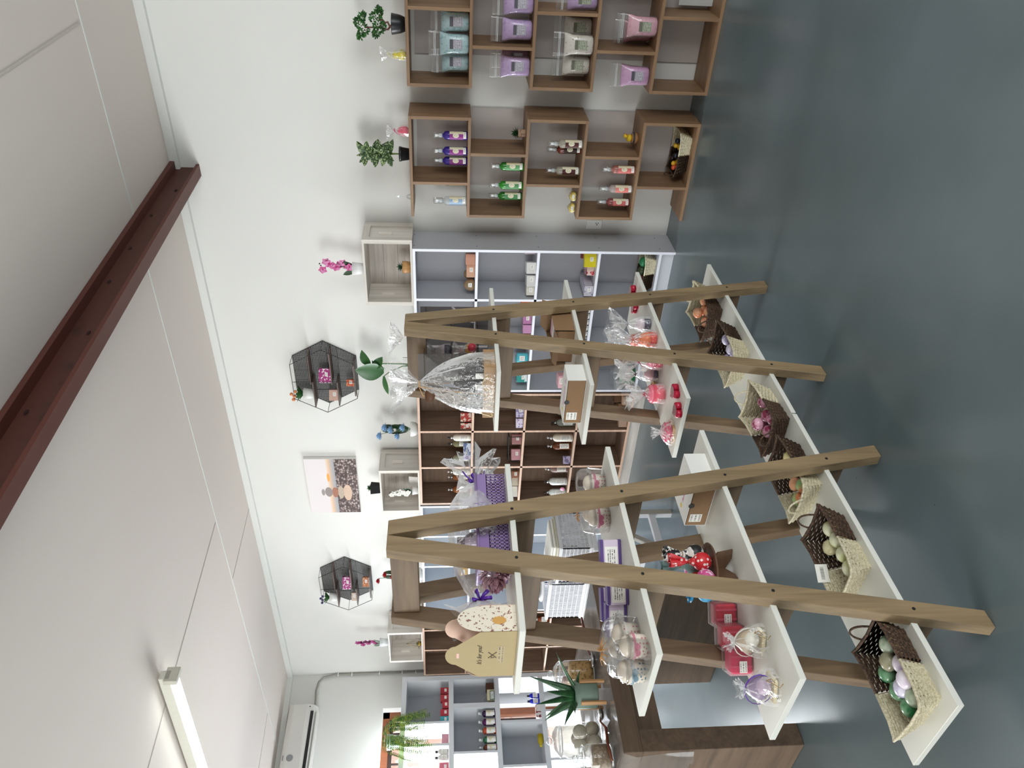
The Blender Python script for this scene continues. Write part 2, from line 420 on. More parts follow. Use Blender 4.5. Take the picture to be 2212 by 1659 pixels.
# window in the end wall: brown timber frame, panes
BROWNF = wood('window_timber', '#6b3a20', '#8a5030', 'z', .8, .5)
wroot = thing('window_1', 'brown timber window behind the white cube shelving', 'window', (XL-.12, 0, 0)); wroot['kind'] = 'structure'
for k in ('label', 'category'): del wroot[k]
fr = MB()
for a, b_ in ((WY1-.07, WY1), (WY0, WY0+.07), (3.1, 3.17)): fr.box(-.04, .03, a, b_, WZ0, WZ1)
fr.box(-.04, .03, WY0, WY1, WZ1-.07, WZ1).box(-.04, .03, WY0, WY1, WZ0, WZ0+.07)
fr.build('window_frame', BROWNF, wroot)
DKF = plain('#2c1c16', .5, .4)
g = MB()
for yy in (4.30, 3.56, 3.2): g.box(-.03, .0, yy-.03, yy, WZ0+.07, WZ1-.07)
g.box(-.03, 0, 3.17, WY1-.07, WZ1-.11, WZ1-.07)
for yy in (4.18, 3.86): g.box(-.02, -.005, yy-.008, yy+.008, 2.05, WZ1-.1)
g.build('casement', DKF, wroot)
MB().box(-.022, -.018, 3.17, WY1-.07, WZ0+.07, WZ1-.07).build('pane', GLASS, wroot)
MB().box(-.022, -.018, WY0+.07, 3.1, WZ0+.07, WZ1-.07).build('pane', GLASS, wroot)
MB().box(.03, .3, WY0-.02, WY1+.0, WZ0-.035, WZ0, .004).build('window_sill', plain('#e6e6e4', .5, .4), wroot)
# outside: ground and a low brick wall beyond the window
struct('ground_outside', MB().box(-22, XL-.25, -8, 12, -.25, -.12), plain('#c9c2b6', .9, .2, var=.1, scale=3))
bw = thing('garden_wall', 'sunlit pinkish brick wall seen through the end window', 'wall', (-11.5, 5.6, -.12))
MB().box(-.11, .11, -3.2, 2.2, 0, 2.75).build('brickwork', pattern('brickwork_tone', '#d9a08c', '#e8cfc2', 'noise', 5, .5), bw)
MB().box(-.15, .15, -3.25, 2.25, 2.75, 2.82).build('coping', plain('#d8d0c8', .8, .2), bw)
# ------------------------------------------------------------------ roof beam
RED = pattern('red_oxide_paint', '#4a251c', '#3a1c16', 'marble', 7, .45, rough=.55)
beam = thing('roof_beam', 'dark red painted steel roof beam under the white ceiling', 'beam', (-1.94, 0, 0))
slab(0, .012, YF, YB, -.15, 0).build('web', RED, beam)
slab(-.042, .035, YF, YB, -.17, -.15).build('bottom_flange', plain('#5c3128', .5, .4, var=.1, scale=9), beam)
slab(-.04, .065, YF, YB, -.03, -.004).build('top_flange', plain('#552b23', .55, .4, var=.1, scale=9), beam)
for y_ in (1.9, 2.35, 2.9, 3.35, 3.7, 4.1, 4.45):
    b = MB(); b.ball((.014, y_, CZ(y_)-random.choice((.06, .11))), .012, 1, .5, 1.6, .7)
    b.build('weld_spatter', plain('#2a1310', .7, .3), beam)
# ------------------------------------------------------------------ shelving along the back wall
T = .018
def stagger_unit(name, label, xr, flip, loc_note=None):
    """five rows of offset open boxes; xr = right end, width .64; flip False: odd rows closed on the right"""
    W, y0, y1 = .64, 4.545, 4.805
    xl = xr-W
    t = thing(name, label, 'shelf unit', (xr-W/2, 4.675, 0), 0, 'staggered wood effect shelf units')
    cx = xr-W/2
    X = lambda v: v-cx
    Y0, Y1 = y0-4.675, y1-4.675
    zs = [0, .356, .712, 1.068, 1.424, 1.78]
    for i, z in enumerate(zs):
        a, b = X(xl), X(xr)
        zz = z if i == 0 else z-T
        MB().box(a, b, Y0, Y1, zz, zz+T, .001).build('shelf', OAK['x'], t)
    for r in range(5):           # r=0 bottom
        z0, z1 = zs[r]+(T if r == 0 else 0), zs[r+1]-T
        closed_right = (r % 2 == 0) != flip
        if closed_right:
            MB().box(X(xr)-T, X(xr), Y0, Y1, z0, z1).build('side_panel', OAK['z'], t)
            d = X(xl)+.225
        else:
            MB().box(X(xl), X(xl)+T, Y0, Y1, z0, z1).build('side_panel', OAK['z'], t)
            d = X(xr)-.225
        MB().box(d-T/2, d+T/2, Y0, Y1, z0, z1).build('divider', OAK['z'], t)
    MB().box(X(xr)-.02-.50, X(xr)-.02, Y1, Y1+.004, T, 1.74).build('back_panel', plain('#b4aba7', .7, .3, var=.03, scale=8, name='grey_backing_board'), t)
    return t
stagger_unit('shelf_unit', 'staggered oak effect shelf unit holding spray bottles', -1.472, False)
stagger_unit('shelf_unit', 'staggered oak effect shelf unit holding bath salt pouches, cut by the picture edge', -.662, True)
def grid_unit(name, label, xl, xr, divs, zs, mat, edge, back, plinth, holes=False, joints=(), z_top=1.78, y0=4.54, split=None):
    cx = (xl+xr)/2; y1 = 4.8
    t = thing(name, label, 'cabinet', (cx, 4.67, 0))
    X = lambda v: v-cx
    Y0, Y1 = y0-4.67, y1-4.67
    dx = mat if isinstance(mat, dict) else {'x': mat, 'y': mat, 'z': mat}
    for s, x in ((0, xl), (1, xr-T)):
        MB().box(X(x), X(x)+T, Y0+.001, Y1, 0, z_top).build('side_panel', dx['z'], t)
    for z in zs+[z_top]:
        MB().box(X(xl)+T, X(xr)-T, Y0+.0015, Y1-.005, z-T, z).build('shelf', dx['x'], t)
    z0 = zs[0]
    for d in divs:
        MB().box(X(d)-T/2, X(d)+T/2, Y0+.004, Y1-.006, z0, z_top-T).build('divider', dx['z'], t)
    MB().box(X(xl)+T, X(xr)-T, Y0+.03, Y0+.045, 0, z0-T).build('plinth', plinth, t)
    MB().box(X(xl)+T, X(xr)-T, Y1-.004, Y1, 0, z_top).build('back_panel', back, t)
    # lighter front edging
    e = MB()
    for x in [X(xl), X(xr)-T]: e.box(x, x+T, Y0, Y0+.001, 0, z_top)
    for z in zs+[z_top]: e.box(X(xl)+T, X(xr)-T, Y0+.0003, Y0+.0015, z-T, z)
    for d in divs: e.box(X(d)-T/2, X(d)+T/2, Y0+.0003, Y0+.004, z0, z_top-T)
    e.build('edging', edge, t)
    if holes:
        for z in zs+[z_top]:
            h = MB()
            for yy in (Y0+.05, Y1-.05): h.lathe([(.004, 0), (.004, .0008)], 8, (0, 0, 0))
            h.b.free()
            for yy in (Y0+.05, Y1-.05):
                q = MB().lathe([(.004, -.0008), (.004, .0008)], 8)
                bmesh.ops.rotate(q.b, cent=(0, 0, 0), matrix=Matrix.Rotation(D2(90), 3, 'Y'), verts=q.b.verts)
                bmesh.ops.translate(q.b, vec=(X(xr), yy, z-T/2), verts=q.b.verts)
                q.build('screw', DARK, t)
    return t
ZS = [.11, .53, .945, 1.36]
CLOSED = plain('#84848a', .6, .3, var=.03, scale=8, name='grey_cabinet_inside')
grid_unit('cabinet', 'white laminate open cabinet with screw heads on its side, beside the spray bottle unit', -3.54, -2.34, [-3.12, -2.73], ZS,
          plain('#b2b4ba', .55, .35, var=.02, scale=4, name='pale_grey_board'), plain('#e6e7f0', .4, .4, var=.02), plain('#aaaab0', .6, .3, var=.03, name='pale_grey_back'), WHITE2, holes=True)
grid_unit('cabinet', 'dark walnut open cabinet with beech edging and grey plinth', -4.76, -3.56, [-4.33, -3.94], [.11, .53, .95, 1.36],
          DARKW, PINK_EDGE, DARKW['x'], GREYW['x'])
grid_unit('cabinet', 'blue-grey open cabinet with white edging behind the ladder shelves', -6.28, -4.78, [-5.9, -5.58, -5.17], ZS,
          BLUEGREY, plain('#e6e7f0', .4, .4, var=.02), BLUEGREY, WHITE2)
grid_unit('cabinet', 'dark walnut open cabinet in the room corner', -7.35, -6.30, [-6.9, -6.56], [.11, .53, .95, 1.37],
          DARKW, PINK_EDGE, DARKW['x'], GREYW['x'], z_top=1.8)
# seams in the white cabinet's backing
# white cube partition in front of the end window
def partition():
    t = thing('cube_shelf', 'white cube shelving partition standing before the window', 'shelf', (-7.5, 3.4, 0))
    tb = .05; X0, X1 = -.15, .15; Y = lambda v: v-3.4
    M_ = plain('#dcdfe4', .5, .35, var=.02, scale=4, name='white_partition_board')
    yl, yr = 1.7, 4.53
    rows = [.06, .54, 1.025, 1.515, 2.005]
    for z in [.03, .57, 1.04, 1.515, 2.0]:
        MB().box(X0, X1, Y(yl), Y(yr), z-tb/2, z+tb/2, .001).build('shelf', M_, t)
    zc = [.03, .57, 1.04, 1.515, 2.0]
    cols = {3: [4.505, 4.018, 3.79, 3.3, 2.8, 2.3, 1.75], 2: [4.505, 4.187, 3.70, 3.25, 2.7, 2.2, 1.75], 1: [4.505, 4.0, 3.55, 3.1, 2.6, 2.2, 1.75], 0: [4.505, 4.1, 3.6, 3.1, 2.5, 1.75]}
    for r, ys in cols.items():
        for k, y in enumerate(ys):
            th = .024 if (k > 0 and not (r == 2 and k == 1)) else .05
            MB().box(X0, X1, Y(y)-th/2, Y(y)+th/2, zc[r]+tb/2, zc[r+1]-tb/2).build('divider', M_, t)
    BK = plain('#b4b7be', .6, .3, var=.02, scale=4, name='partition_back_board')
    for r, a, b in ((3, 4.03, 4.48), (2, 3.712, 4.175), (1, 3.56, 3.988), (3, 3.32, 3.3+.48), (2, 4.2, 4.48)):
        if b-a > .1 and not (r == 3 and a < 3.5):
            MB().box(X0, X0+.006, Y(a), Y(b), zc[r]+tb/2, zc[r+1]-tb/2).build('back_panel', BK, t)
    return t
partition()
# ------------------------------------------------------------------ ladder shelves
SHELFW = plain('#dcdcd4', .38, .45, var=.015, scale=3, name='white_shelf_board')
def ladder(cy, label):
    t = thing('ladder_shelf', label, 'shelf', (-1.96, cy, 0), 0, 'white boards on wooden A-frame ladder legs')
    s = .192; L = math.hypot(1.735, 1.735*s)
    ang = math.atan(s)
    # skewed legs: sheared box from floor to apex
    for x0 in (.145, -.185):
        for sg in (1, -1):
            b = MB()
            hw = .0295
            y_b, y_t = sg*(.098+1.348*s), sg*.0295
            cut = .0
            v = []
            for (yy, z) in ((y_b-hw, 0), (y_b+hw, 0), (y_t+hw, 1.733), (y_t-hw, 1.733)):
                v.append((yy, z))
            A = [b.b.verts.new((x0, yy, z)) for yy, z in v]; B = [b.b.verts.new((x0+.04, yy, z)) for yy, z in v]
            b.b.faces.new(A); b.b.faces.new(B[::-1])
            for i in range(4): b.b.faces.new((A[i], A[(i+1) % 4], B[(i+1) % 4], B[i]))
            bmesh.ops.bevel(b.b, geom=b.b.edges[:], offset=.002, segments=1, affect='EDGES')
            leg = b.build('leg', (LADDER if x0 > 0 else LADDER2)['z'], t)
            if x0 > 0:
                for z in (1.345, .976, .603, .21):
                    yc = sg*(.098+(1.348-z)*s)
                    q = MB().lathe([(.0052, -.0004), (.0052, .0012)], 10)
                    bmesh.ops.rotate(q.b, cent=(0, 0, 0), matrix=Matrix.Rotation(D2(90), 3, 'Y'), verts=q.b.verts)
                    bmesh.ops.translate(q.b, vec=(x0+.04, yc, z), verts=q.b.verts)
                    q.build('screw', BLACK, leg)
    for yy in (-.0295,):
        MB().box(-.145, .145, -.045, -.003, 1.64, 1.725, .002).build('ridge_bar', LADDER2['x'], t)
    for zt, hl in ((1.352, .335), (.985, .42), (.615, .507), (.222, .598)):
        MB().box(-.16, .158, -hl, hl, zt-.018, zt, .0012).build('shelf', SHELFW, t)
        for sg in (1, -1):
            yc = sg*(.098+(1.348-zt+.05)*s)
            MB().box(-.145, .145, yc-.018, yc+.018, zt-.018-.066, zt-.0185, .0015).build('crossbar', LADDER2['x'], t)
    return t
ladder(2.776, 'ladder shelf nearer the back wall, with the wrapped black gift on its top board')
ladder(1.572, 'ladder shelf nearer the camera, with the purple basket on its top board')
# ------------------------------------------------------------------ brown counter table with glass tray top
tt = thing('counter_table', 'brown wooden counter with slab legs and a glass cover on top', 'table', (-3.62, 2.1, 0))
MB().box(-.44, .44, -.53, .40, .715, .80, .002).build('table_top', TABLEW['y'], tt)
MB().box(-.44, .44, -.53, -.43, 0, .715, .002).build('leg', TABLEW['x'], tt)
MB().box(-.44, .44, .30, .40, 0, .715, .002).build('leg', TABLEW['x'], tt)
MB().box(-.40, .40, -.43, .30, .60, .715, .002).build('apron', TABLEW['y'], tt)
# ================================================================== goods on the back wall
def turn(x, y, k=.75): return math.atan2(-x, y)*k
LBL = printed('small_print', rows=6, cols=22)
LBL_TINY = printed('price_sticker', rows=4, cols=9, thr=.42, margin=.16)
CREAM_LBL = printed('cream_bottle_label', '#e9e2c6', '#57503f', rows=8, cols=14, thr=.5)
def salt_pouch(label, loc, rz, fill, lblmat, h=.165, group='bath salt pouches on the wall shelf', lean=0):
    t = thing('salt_pouch', label, 'bag', loc, rz, group)
    # filled lower body: oval pillow with flat base
    def shell(b, rows, cap):
        ring = []
        for w_, z, d in rows:
            z = z*h/.165
            ring.append([b.b.verts.new((math.copysign(abs(math.cos(a))**.7, math.cos(a))*w_, math.copysign(abs(math.sin(a))**.85, math.sin(a))*d, z)) for a in [2*math.pi*k/18 for k in range(18)]])
        for i in range(len(ring)-1):
            for k in range(18): b.b.faces.new((ring[i][k], ring[i][(k+1) % 18], ring[i+1][(k+1) % 18], ring[i+1][k]))
        if cap: b.b.faces.new(ring[0][::-1]); b.b.faces.new(ring[-1])
        return b
    shell(MB(), [(.034, .001, .026), (.044, .008, .032), (.0465, .03, .034), (.047, .08, .034), (.0485, .11, .03), (.055, .132, .016), (.0575, .148, .005)], True).build('filling', fill, t, True)
    b = MB()
    W = .058
    shell(b, [(.042, .0, .03), (.050, .01, .036), (.0505, .08, .0365), (.053, .11, .033), (.059, .138, .016), (.061, .155, .006), (.061, .205, .002)], False)
    b.build('pouch', CEL2, t, True)
    z = .17*h/.165
    MB().box(-.06, .06, -.0045, -.003, z, z+.003).box(-.06, .06, -.0045, -.003, z+.007, z+.009).build('zip_seal', plain('#d9dcde', .2, .6), t)
    y = -.0385
    MB().quad((-.024, y, .035), (.022, y, .035), (.022, y, .098), (-.024, y, .098)).build('label', lblmat, t)
    return t
CEL2 = film('clear_pouch', (1, 1, 1), .55, .93, .12, 25)
FB = pattern('blue_salt', '#b5d2d6', '#8fb6bd', 'noise', 60, .42)
FL = pattern('lilac_salt', '#c0a4cf', '#b094c2', 'noise', 60, .42)
FLd = pattern('mauve_salt', '#a0718f', '#8f627f', 'noise', 60, .42)
FW = pattern('white_salt', '#dcd6cc', '#a58c7c', 'noise', 70, .36)
FP = pattern('pink_salt', '#e0aebb', '#d7a0b0', 'noise', 60, .42)
FPd = pattern('dusky_pink_salt', '#b87985', '#aa6d7a', 'noise', 60, .42)
LG = printed('leaf_print_label', '#a9ad9a', '#4a5140', rows=7, cols=16, thr=.5, margin=.02, head='#6a6c5c')
LV = printed('floral_print_label', '#b9b6c0', '#6a6672', rows=7, cols=16, thr=.5, margin=.02, head='#55525c')
Z1, Z2, Z3, Z4 = 1.424, 1.068, .712, .356
for lab, x, y, z, f, l, s in (
    ('blue bath salt pouch on the top row, closest to the picture edge', -.965, 4.64, Z1, FB, LV, .95),
    ('blue bath salt pouch on the top row of the pouch shelf, tallest and in front', -1.078, 4.61, Z1, FB, LV, 1.0),
    ('blue bath salt pouch on the top row of the pouch shelf, against the end panel', -1.185, 4.66, Z1, FB, LV, .93),
    ('deep lilac salt pouch on the second row, cut by the picture edge', -.855, 4.62, Z2, FL, LV, 1.0),
    ('lilac salt pouch beside the divider on the second row', -.99, 4.61, Z2, FL, LV, 1.02),
    ('lilac salt pouch at the open end of the second row, in front', -1.19, 4.62, Z2, FL, LV, 1.02),
    ('mauve salt pouch half hidden behind the lilac one on the second row', -1.165, 4.72, Z2, FLd, LV, .95),
    ('lilac salt pouch with green label on the middle row', -.82, 4.62, Z3, FL, LG, 1.0),
    ('white salt pouch on the middle row, at the back by the divider', -.985, 4.71, Z3, FW, LG, .95),
    ('white salt pouch on the middle row, foremost of the three', -1.055, 4.60, Z3, FW, LG, 1.0),
    ('white salt pouch with reddish bits on the middle row', -1.18, 4.66, Z3, FW, LG, .95),
    ('pink salt pouch on the fourth row, in front of a darker one', -.945, 4.60, Z4, FP, LG, 1.02),
    ('dusky pink salt pouch standing behind the brighter pink one', -1.0, 4.72, Z4, FPd, LG, .95),
    ('pinkish lilac salt pouch at the open end of the fourth row', -1.22, 4.62, Z4, FP if 0 else pattern('rose_lilac_salt', '#cfa2c8', '#c294bb', 'noise', 60, .42), LV, 1.0)):
    salt_pouch(lab, (x, y, z+.0005), turn(x, y, .8), f, l, .165*s).scale = (1.08, 1, 1.12)
tag(MB().box(-.07, .03, -.004, .004, 0, .2, .002).build('plate', plain('#c3c4c4', .3, .5), None, loc=(-.78, 4.72, .0185)), 'grey-white panel standing in the lowest cell, cut by the picture edge', 'panel')
# spray bottles
def spray_bottle(label, loc, rz, col, strip, group, dens=.8, s=1.0, name='spray_bottle'):
    t = thing(name, label, 'bottle', loc, rz, group)
    MB().lathe([(0, 0), (.019, 0), (.0215, .004), (.0215, .108), (.019, .117), (.0095, .122), (.0085, .13), (0, .13)], 18).build('bottle', liquid(col, dens), t, True)
    b = MB()
    R = .0219; n = 8
    def arc(mb, a0, a1, z0, z1, R=R):
        for i in range(n):
            p, q = a0+(a1-a0)*i/n, a0+(a1-a0)*(i+1)/n
            f = mb.b.faces.new([mb.b.verts.new(v) for v in ((R*math.sin(p), -R*math.cos(p), z0), (R*math.sin(q), -R*math.cos(q), z0), (R*math.sin(q), -R*math.cos(q), z1), (R*math.sin(p), -R*math.cos(p), z1))])
            for l, uv in zip(f.loops, ((i/n, 0), ((i+1)/n, 0), ((i+1)/n, 1), (i/n, 1))): l[mb.uv].uv = uv
        return mb
    arc(MB(), -1.1, 1.1, .022, .092).build('label', plain(strip, .5, .4), t)
    arc(MB(), .35, 1.1, .022, .092, R+.0003).build('label_band', plain('#e4dcbc', .5, .4), t)
    e = MB(); pts = []
    for k in range(16):
        a = 2*math.pi*k/16; u = .55*math.cos(a); z = .06+.0155*math.sin(a)
        pts.append(((R+.0007)*math.sin(u), -(R+.0007)*math.cos(u), z))
    c0 = (0, -(R+.0009), .06)
    for k in range(16):
        f = e.b.faces.new([e.b.verts.new(v) for v in (c0, pts[k], pts[(k+1) % 16])])
        for l, uv in zip(f.loops, ((.5, .5), (.5+.5*math.cos(2*math.pi*k/16), .5+.5*math.sin(2*math.pi*k/16)), (.5+.5*math.cos(2*math.pi*(k+1)/16), .5+.5*math.sin(2*math.pi*(k+1)/16)))): l[e.uv].uv = uv
    e.build('oval_label', CREAM_LBL, t)
    arc(MB(), -.7, .9, .008, .022, R+.001).build('price_sticker', LBL_TINY, t)
    MB().lathe([(.0105, .128), (.0105, .142), (.007, .146), (.006, .15)], 12).build('collar', plain('#dfe2e4', .3, .5), t, True)
    MB().box(-.006, .006, -.016, .01, .15, .166, .002).box(-.003, .003, -.02, -.015, .155, .161).build('spray_head', plain('#e7e9ea', .3, .5), t)
    MB().lathe([(.0135, .128), (.0135, .172), (.011, .178), (0, .179)], 14).build('clear_cap', GLASS, t, True)
    t.scale = (s,)*3
    return t
G = 'spray bottles on the staggered wall shelf'
for lab, x, y, z, c, st, d in (
    ('purple spray bottle on the top row, nearest the end panel', -1.60, 4.60, Z1, '#3c2a86', '#8b2f86', .85),
    ('purple spray bottle on the top row, middle of the three', -1.70, 4.61, Z1, '#3c2a86', '#8b2f86', .85),
    ('purple spray bottle on the top row, beside the divider', -1.77, 4.63, Z1, '#3c2a86', '#7b2f76', .85),
    ('clear spray bottle half hidden behind the top row divider', -1.945, 4.72, Z1, '#d8d6cc', '#d9c27a', .35),
    ('clear spray bottle at the open end of the top row, in front', -2.02, 4.60, Z1, '#dfe3e4', '#8fa9c4', .35),
    ('clear spray bottle at the open end of the top row, just behind another', -2.055, 4.66, Z1, '#dfe3e4', '#8fa9c4', .35),
    ('green spray bottle on the second row, beside the divider', -1.79, 4.61, Z2, '#2f7d2a', '#5e9a62', .85),
    ('green spray bottle on the second row, middle of the three', -1.91, 4.60, Z2, '#2f8a2a', '#4f8a58', .85),
    ('green spray bottle on the second row, beside the end panel', -1.995, 4.63, Z2, '#2a7426', '#4f8a58', .85),
    ('clear spray bottle with brown label on the middle row, nearest the end panel', -1.63, 4.59, Z3, '#cfcabb', '#4a1c1c', .4),
    ('amber brown spray bottle on the middle row', -1.68, 4.63, Z3, '#6a2c18', '#2e1414', .9),
    ('clear spray bottle with brown label on the middle row, standing alone', -1.81, 4.61, Z3, '#cfcabb', '#4a1c1c', .4),
    ('pink spray bottle on the fourth row, beside the divider', -1.79, 4.60, Z4, '#b4766e', '#d1706c', .75),
    ('clear spray bottle with pink label on the fourth row', -1.92, 4.60, Z4, '#ddcfcb', '#e08078', .4),
    ('dark pink spray bottle on the fourth row, beside the end panel', -2.02, 4.62, Z4, '#94504e', '#c86a68', .8)):
    spray_bottle(lab, (x, y, z+.0005), turn(x, y, .9), c, st, G, d, 1.2)
# small succulents / pots
GREEN = plain('#2f5a2c', .5, .4, var=.25, scale=40); DGREEN = plain('#20401f', .45, .4, var=.25, scale=40)
def succulent(label, loc, pot, n=26, h=.04, r=.028, potshape='box', leafmat=None, L=.045, cat='plant', s=1.0):
    t = thing('potted_succulent', label, cat, loc, .4)
    if potshape == 'box': MB().frustum(-r*.85, r*.85, -r*.85, r*.85, 0, -r, r, -r, r, h).build('pot', pot, t)
    else: MB().lathe([(0, 0), (r*.85, 0), (r, h*.6), (r*.95, h), (r*.8, h), (r*.8, h*.85), (0, h*.85)], 16).build('pot', pot, t, True)
    b = MB(); R_ = random.Random(n)
    for i in range(n):
        a = i*2.4; el = .25+1.2*(i/n)
        b.leaf((0, 0, h*.9), (math.cos(a)*math.cos(el), math.sin(a)*math.cos(el), math.sin(el)), (0, 0, 1), L*(.8+.3*R_.random()), L*.25, .15, 3)
    b.build('leaves', leafmat or DGREEN, t); t.scale = (s,)*3
    return t
succulent('small spiky succulent in a square mottled pot on the second row', (-1.59, 4.64, Z2+.0005), pattern('mottled_stone', '#9a7d64', '#7a5c48', 'noise', 50, .5), 30, .045, .024, L=.05)
succulent('succulent in a ribbed wooden pot inside the wide crate', (-2.52, 4.62, 1.7985), wood('pot_wood', '#a97b48', '#c99c66', 'z', 2), 24, .055, .042, 'round', leafmat=plain('#32503c', .5, .3, var=.3), L=.05)
def duck():
    t = thing('duck_figure', 'small yellow duck figure sitting on a round clay pot', 'figurine', (-1.60, 4.64, Z4+.0005), .9)
    MB().lathe([(0, 0), (.022, 0), (.034, .018), (.034, .03), (.028, .04), (0, .04)], 16).build('pot', plain('#a8784e', .7, .3), t, True)
    MB().lathe([(.0345, .024), (.037, .03), (.0345, .036)], 16).build('dark_band', plain('#2f3338', .5, .4), t, True)
    MB().ball((0, 0, .055), .022, 2, 1, 1.25, .8).ball((0, .024, .062), .009, 1, 1, 1.2, .8).ball((0, -.02, .083), .0145, 2).build('body', plain('#d8b62c', .5, .4), t, True)
    MB().ball((0, -.036, .081), .006, 1, 1, 1.4, .5).build('beak', plain('#c8472a', .5, .4), t, True)
    MB().ball((.012, -.026, .088), .0022, 1).ball((-.012, -.026, .088), .0022, 1).build('eyes', BLACK, t)
duck()
for i, (x, y, lab) in enumerate(((-1.975, 4.60, 'wrapped yellow soap flower on the middle row, beside the divider'), (-2.055, 4.60, 'wrapped yellow soap flower on the middle row, at the very end'))):
    t = thing('soap_flower', lab, 'soap', (x, y, Z3+.0005), turn(x, y), 'wrapped yellow soap flowers')
    b = MB()
    for k in range(7): b.ball((.016*math.cos(k*.9), .016*math.sin(k*.9), .02+.004*(k % 2)), .016, 2)
    b.ball((0, 0, .028), .018, 2)
    b.build('petals', plain('#e6cf58', .4, .4, var=.1), t, True)
    MB().lathe([(.02, 0), (.034, .01), (.034, .03), (.022, .046), (.008, .052), (.014, .06)], 12).build('wrap', CEL, t)
    MB().quad((-.014, -.0345, .02), (.01, -.0345, .02), (.01, -.0345, .034), (-.014, -.0345, .034)).build('price_sticker', LBL_TINY, t)
# ---------------- crumpled clear wrap with a tied neck
def wrap_mesh(r0, tie_z, frill_h, frill_r, seed=0, n=26, rows=7, sq=1.0, rx=1, ry=1, tie_r=.007, amp=.14, belly=1.0):
    R_ = random.Random(seed); b = MB(); rings = []
    ph = [R_.random()*6.28 for _ in range(5)]
    def ring(r, z, a_):
        rr = []
        for k in range(n):
            a = 2*math.pi*k/n
            w_ = 1+a_*(math.sin(5*a+ph[0])*.5+math.sin(9*a+ph[1])*.5)+a_*.6*(R_.random()-.5)
            ca, sa = math.cos(a), math.sin(a)
            if sq != 1: ca = math.copysign(abs(ca)**sq, ca); sa = math.copysign(abs(sa)**sq, sa)
            rr.append(b.b.verts.new((r*w_*ca*rx, r*w_*sa*ry, z+(R_.random()-.5)*a_*r*.5)))
        rings.append(rr)
    for i in range(rows+1):
        t_ = i/rows
        r = r0*(1-t_**2.2*belly)+tie_r*t_**2.2 if belly else r0*(1-t_)+tie_r*t_
        ring(max(tie_r, r), .002+tie_z*t_, amp*(.15+.85*t_))
    rx_, ry_ = rx, ry
    for i in range(1, 5):
        t_ = i/4
        ring(tie_r+(frill_r-tie_r)*t_**.8, tie_z+frill_h*t_, .45*t_+.2)
    for i in range(len(rings)-1):
        for k in range(n): b.b.faces.new((rings[i][k], rings[i][(k+1) % n], rings[i+1][(k+1) % n], rings[i+1][k]))
    return b
def add_wrap(t, r0, tie_z, frill_h, frill_r, seed=0, ribbon=None, **k):
    rx = k.get('rx', 1); ry = k.get('ry', 1)
    wrap_mesh(r0, tie_z, frill_h, frill_r, seed, **k).build('wrap', CEL, t)
    if ribbon:
        b = MB(); b.tube([(.0095*math.cos(a), .0095*math.sin(a), tie_z) for a in [i*math.pi/4 for i in range(8)]], .002, 5, close=True)
        b.tube([(0, -.01, tie_z), (-.012, -.018, tie_z-.012), (-.016, -.02, tie_z-.03)], .0014, 4).tube([(0, -.01, tie_z), (.012, -.018, tie_z+.012), (.02, -.02, tie_z-.004)], .0014, 4)
        b.build('ribbon', plain(ribbon, .4, .4), t)
def wrapped_item(label, loc, parts, r0, tie, fh, fr, seed, ribbon=None, rz=0, group=None, name='wrapped_gift', cat='gift', **k):
    t = thing(name, label, cat, loc, rz, group)
    for nm, mb, mat in parts: mb.build(nm, mat, t, True)
    add_wrap(t, r0, tie, fh, fr, seed, ribbon, **k)
    return t
# top of the pouch shelf
wrapped_item('wrapped yellow soap figure on top of the pouch shelf', (-1.155, 4.64, 1.7805),
    [('soap', MB().ball((0, 0, .028), .028, 2, 1, .9, 1).ball((0, 0, .062), .02, 2), plain('#dccb2e', .4, .4))], .034, .10, .05, .035, 3, '#e8e0a0', name='wrapped_soap', cat='soap')
wrapped_item('wrapped pink soap with pink ribbon on top of the spray bottle shelf', (-1.587, 4.62, 1.7805),
    [('soap', MB().ball((0, 0, .03), .032, 2, 1, .9, 1).ball((0, 0, .05), .022, 2), plain('#d84a68', .4, .4, var=.15))], .037, .085, .05, .035, 5, '#c23a78', name='wrapped_soap', cat='soap')
t = thing('glass_ornament', 'tiny clear glass windmill ornament at the end of the spray bottle shelf', 'ornament', (-2.01, 4.62, 1.7805))
MB().lathe([(.022, 0), (.014, .02), (.006, .03)], 8).build('base', GLASS, t); MB().tube([(0, 0, .025), (0, 0, .075)], .0012, 5).build('stem', GLASS, t)
MB().prism([(-.01, .075), (.01, .075), (0, .095)], .002).build('vane', plain('#dfe6ea', .1, .6), t)
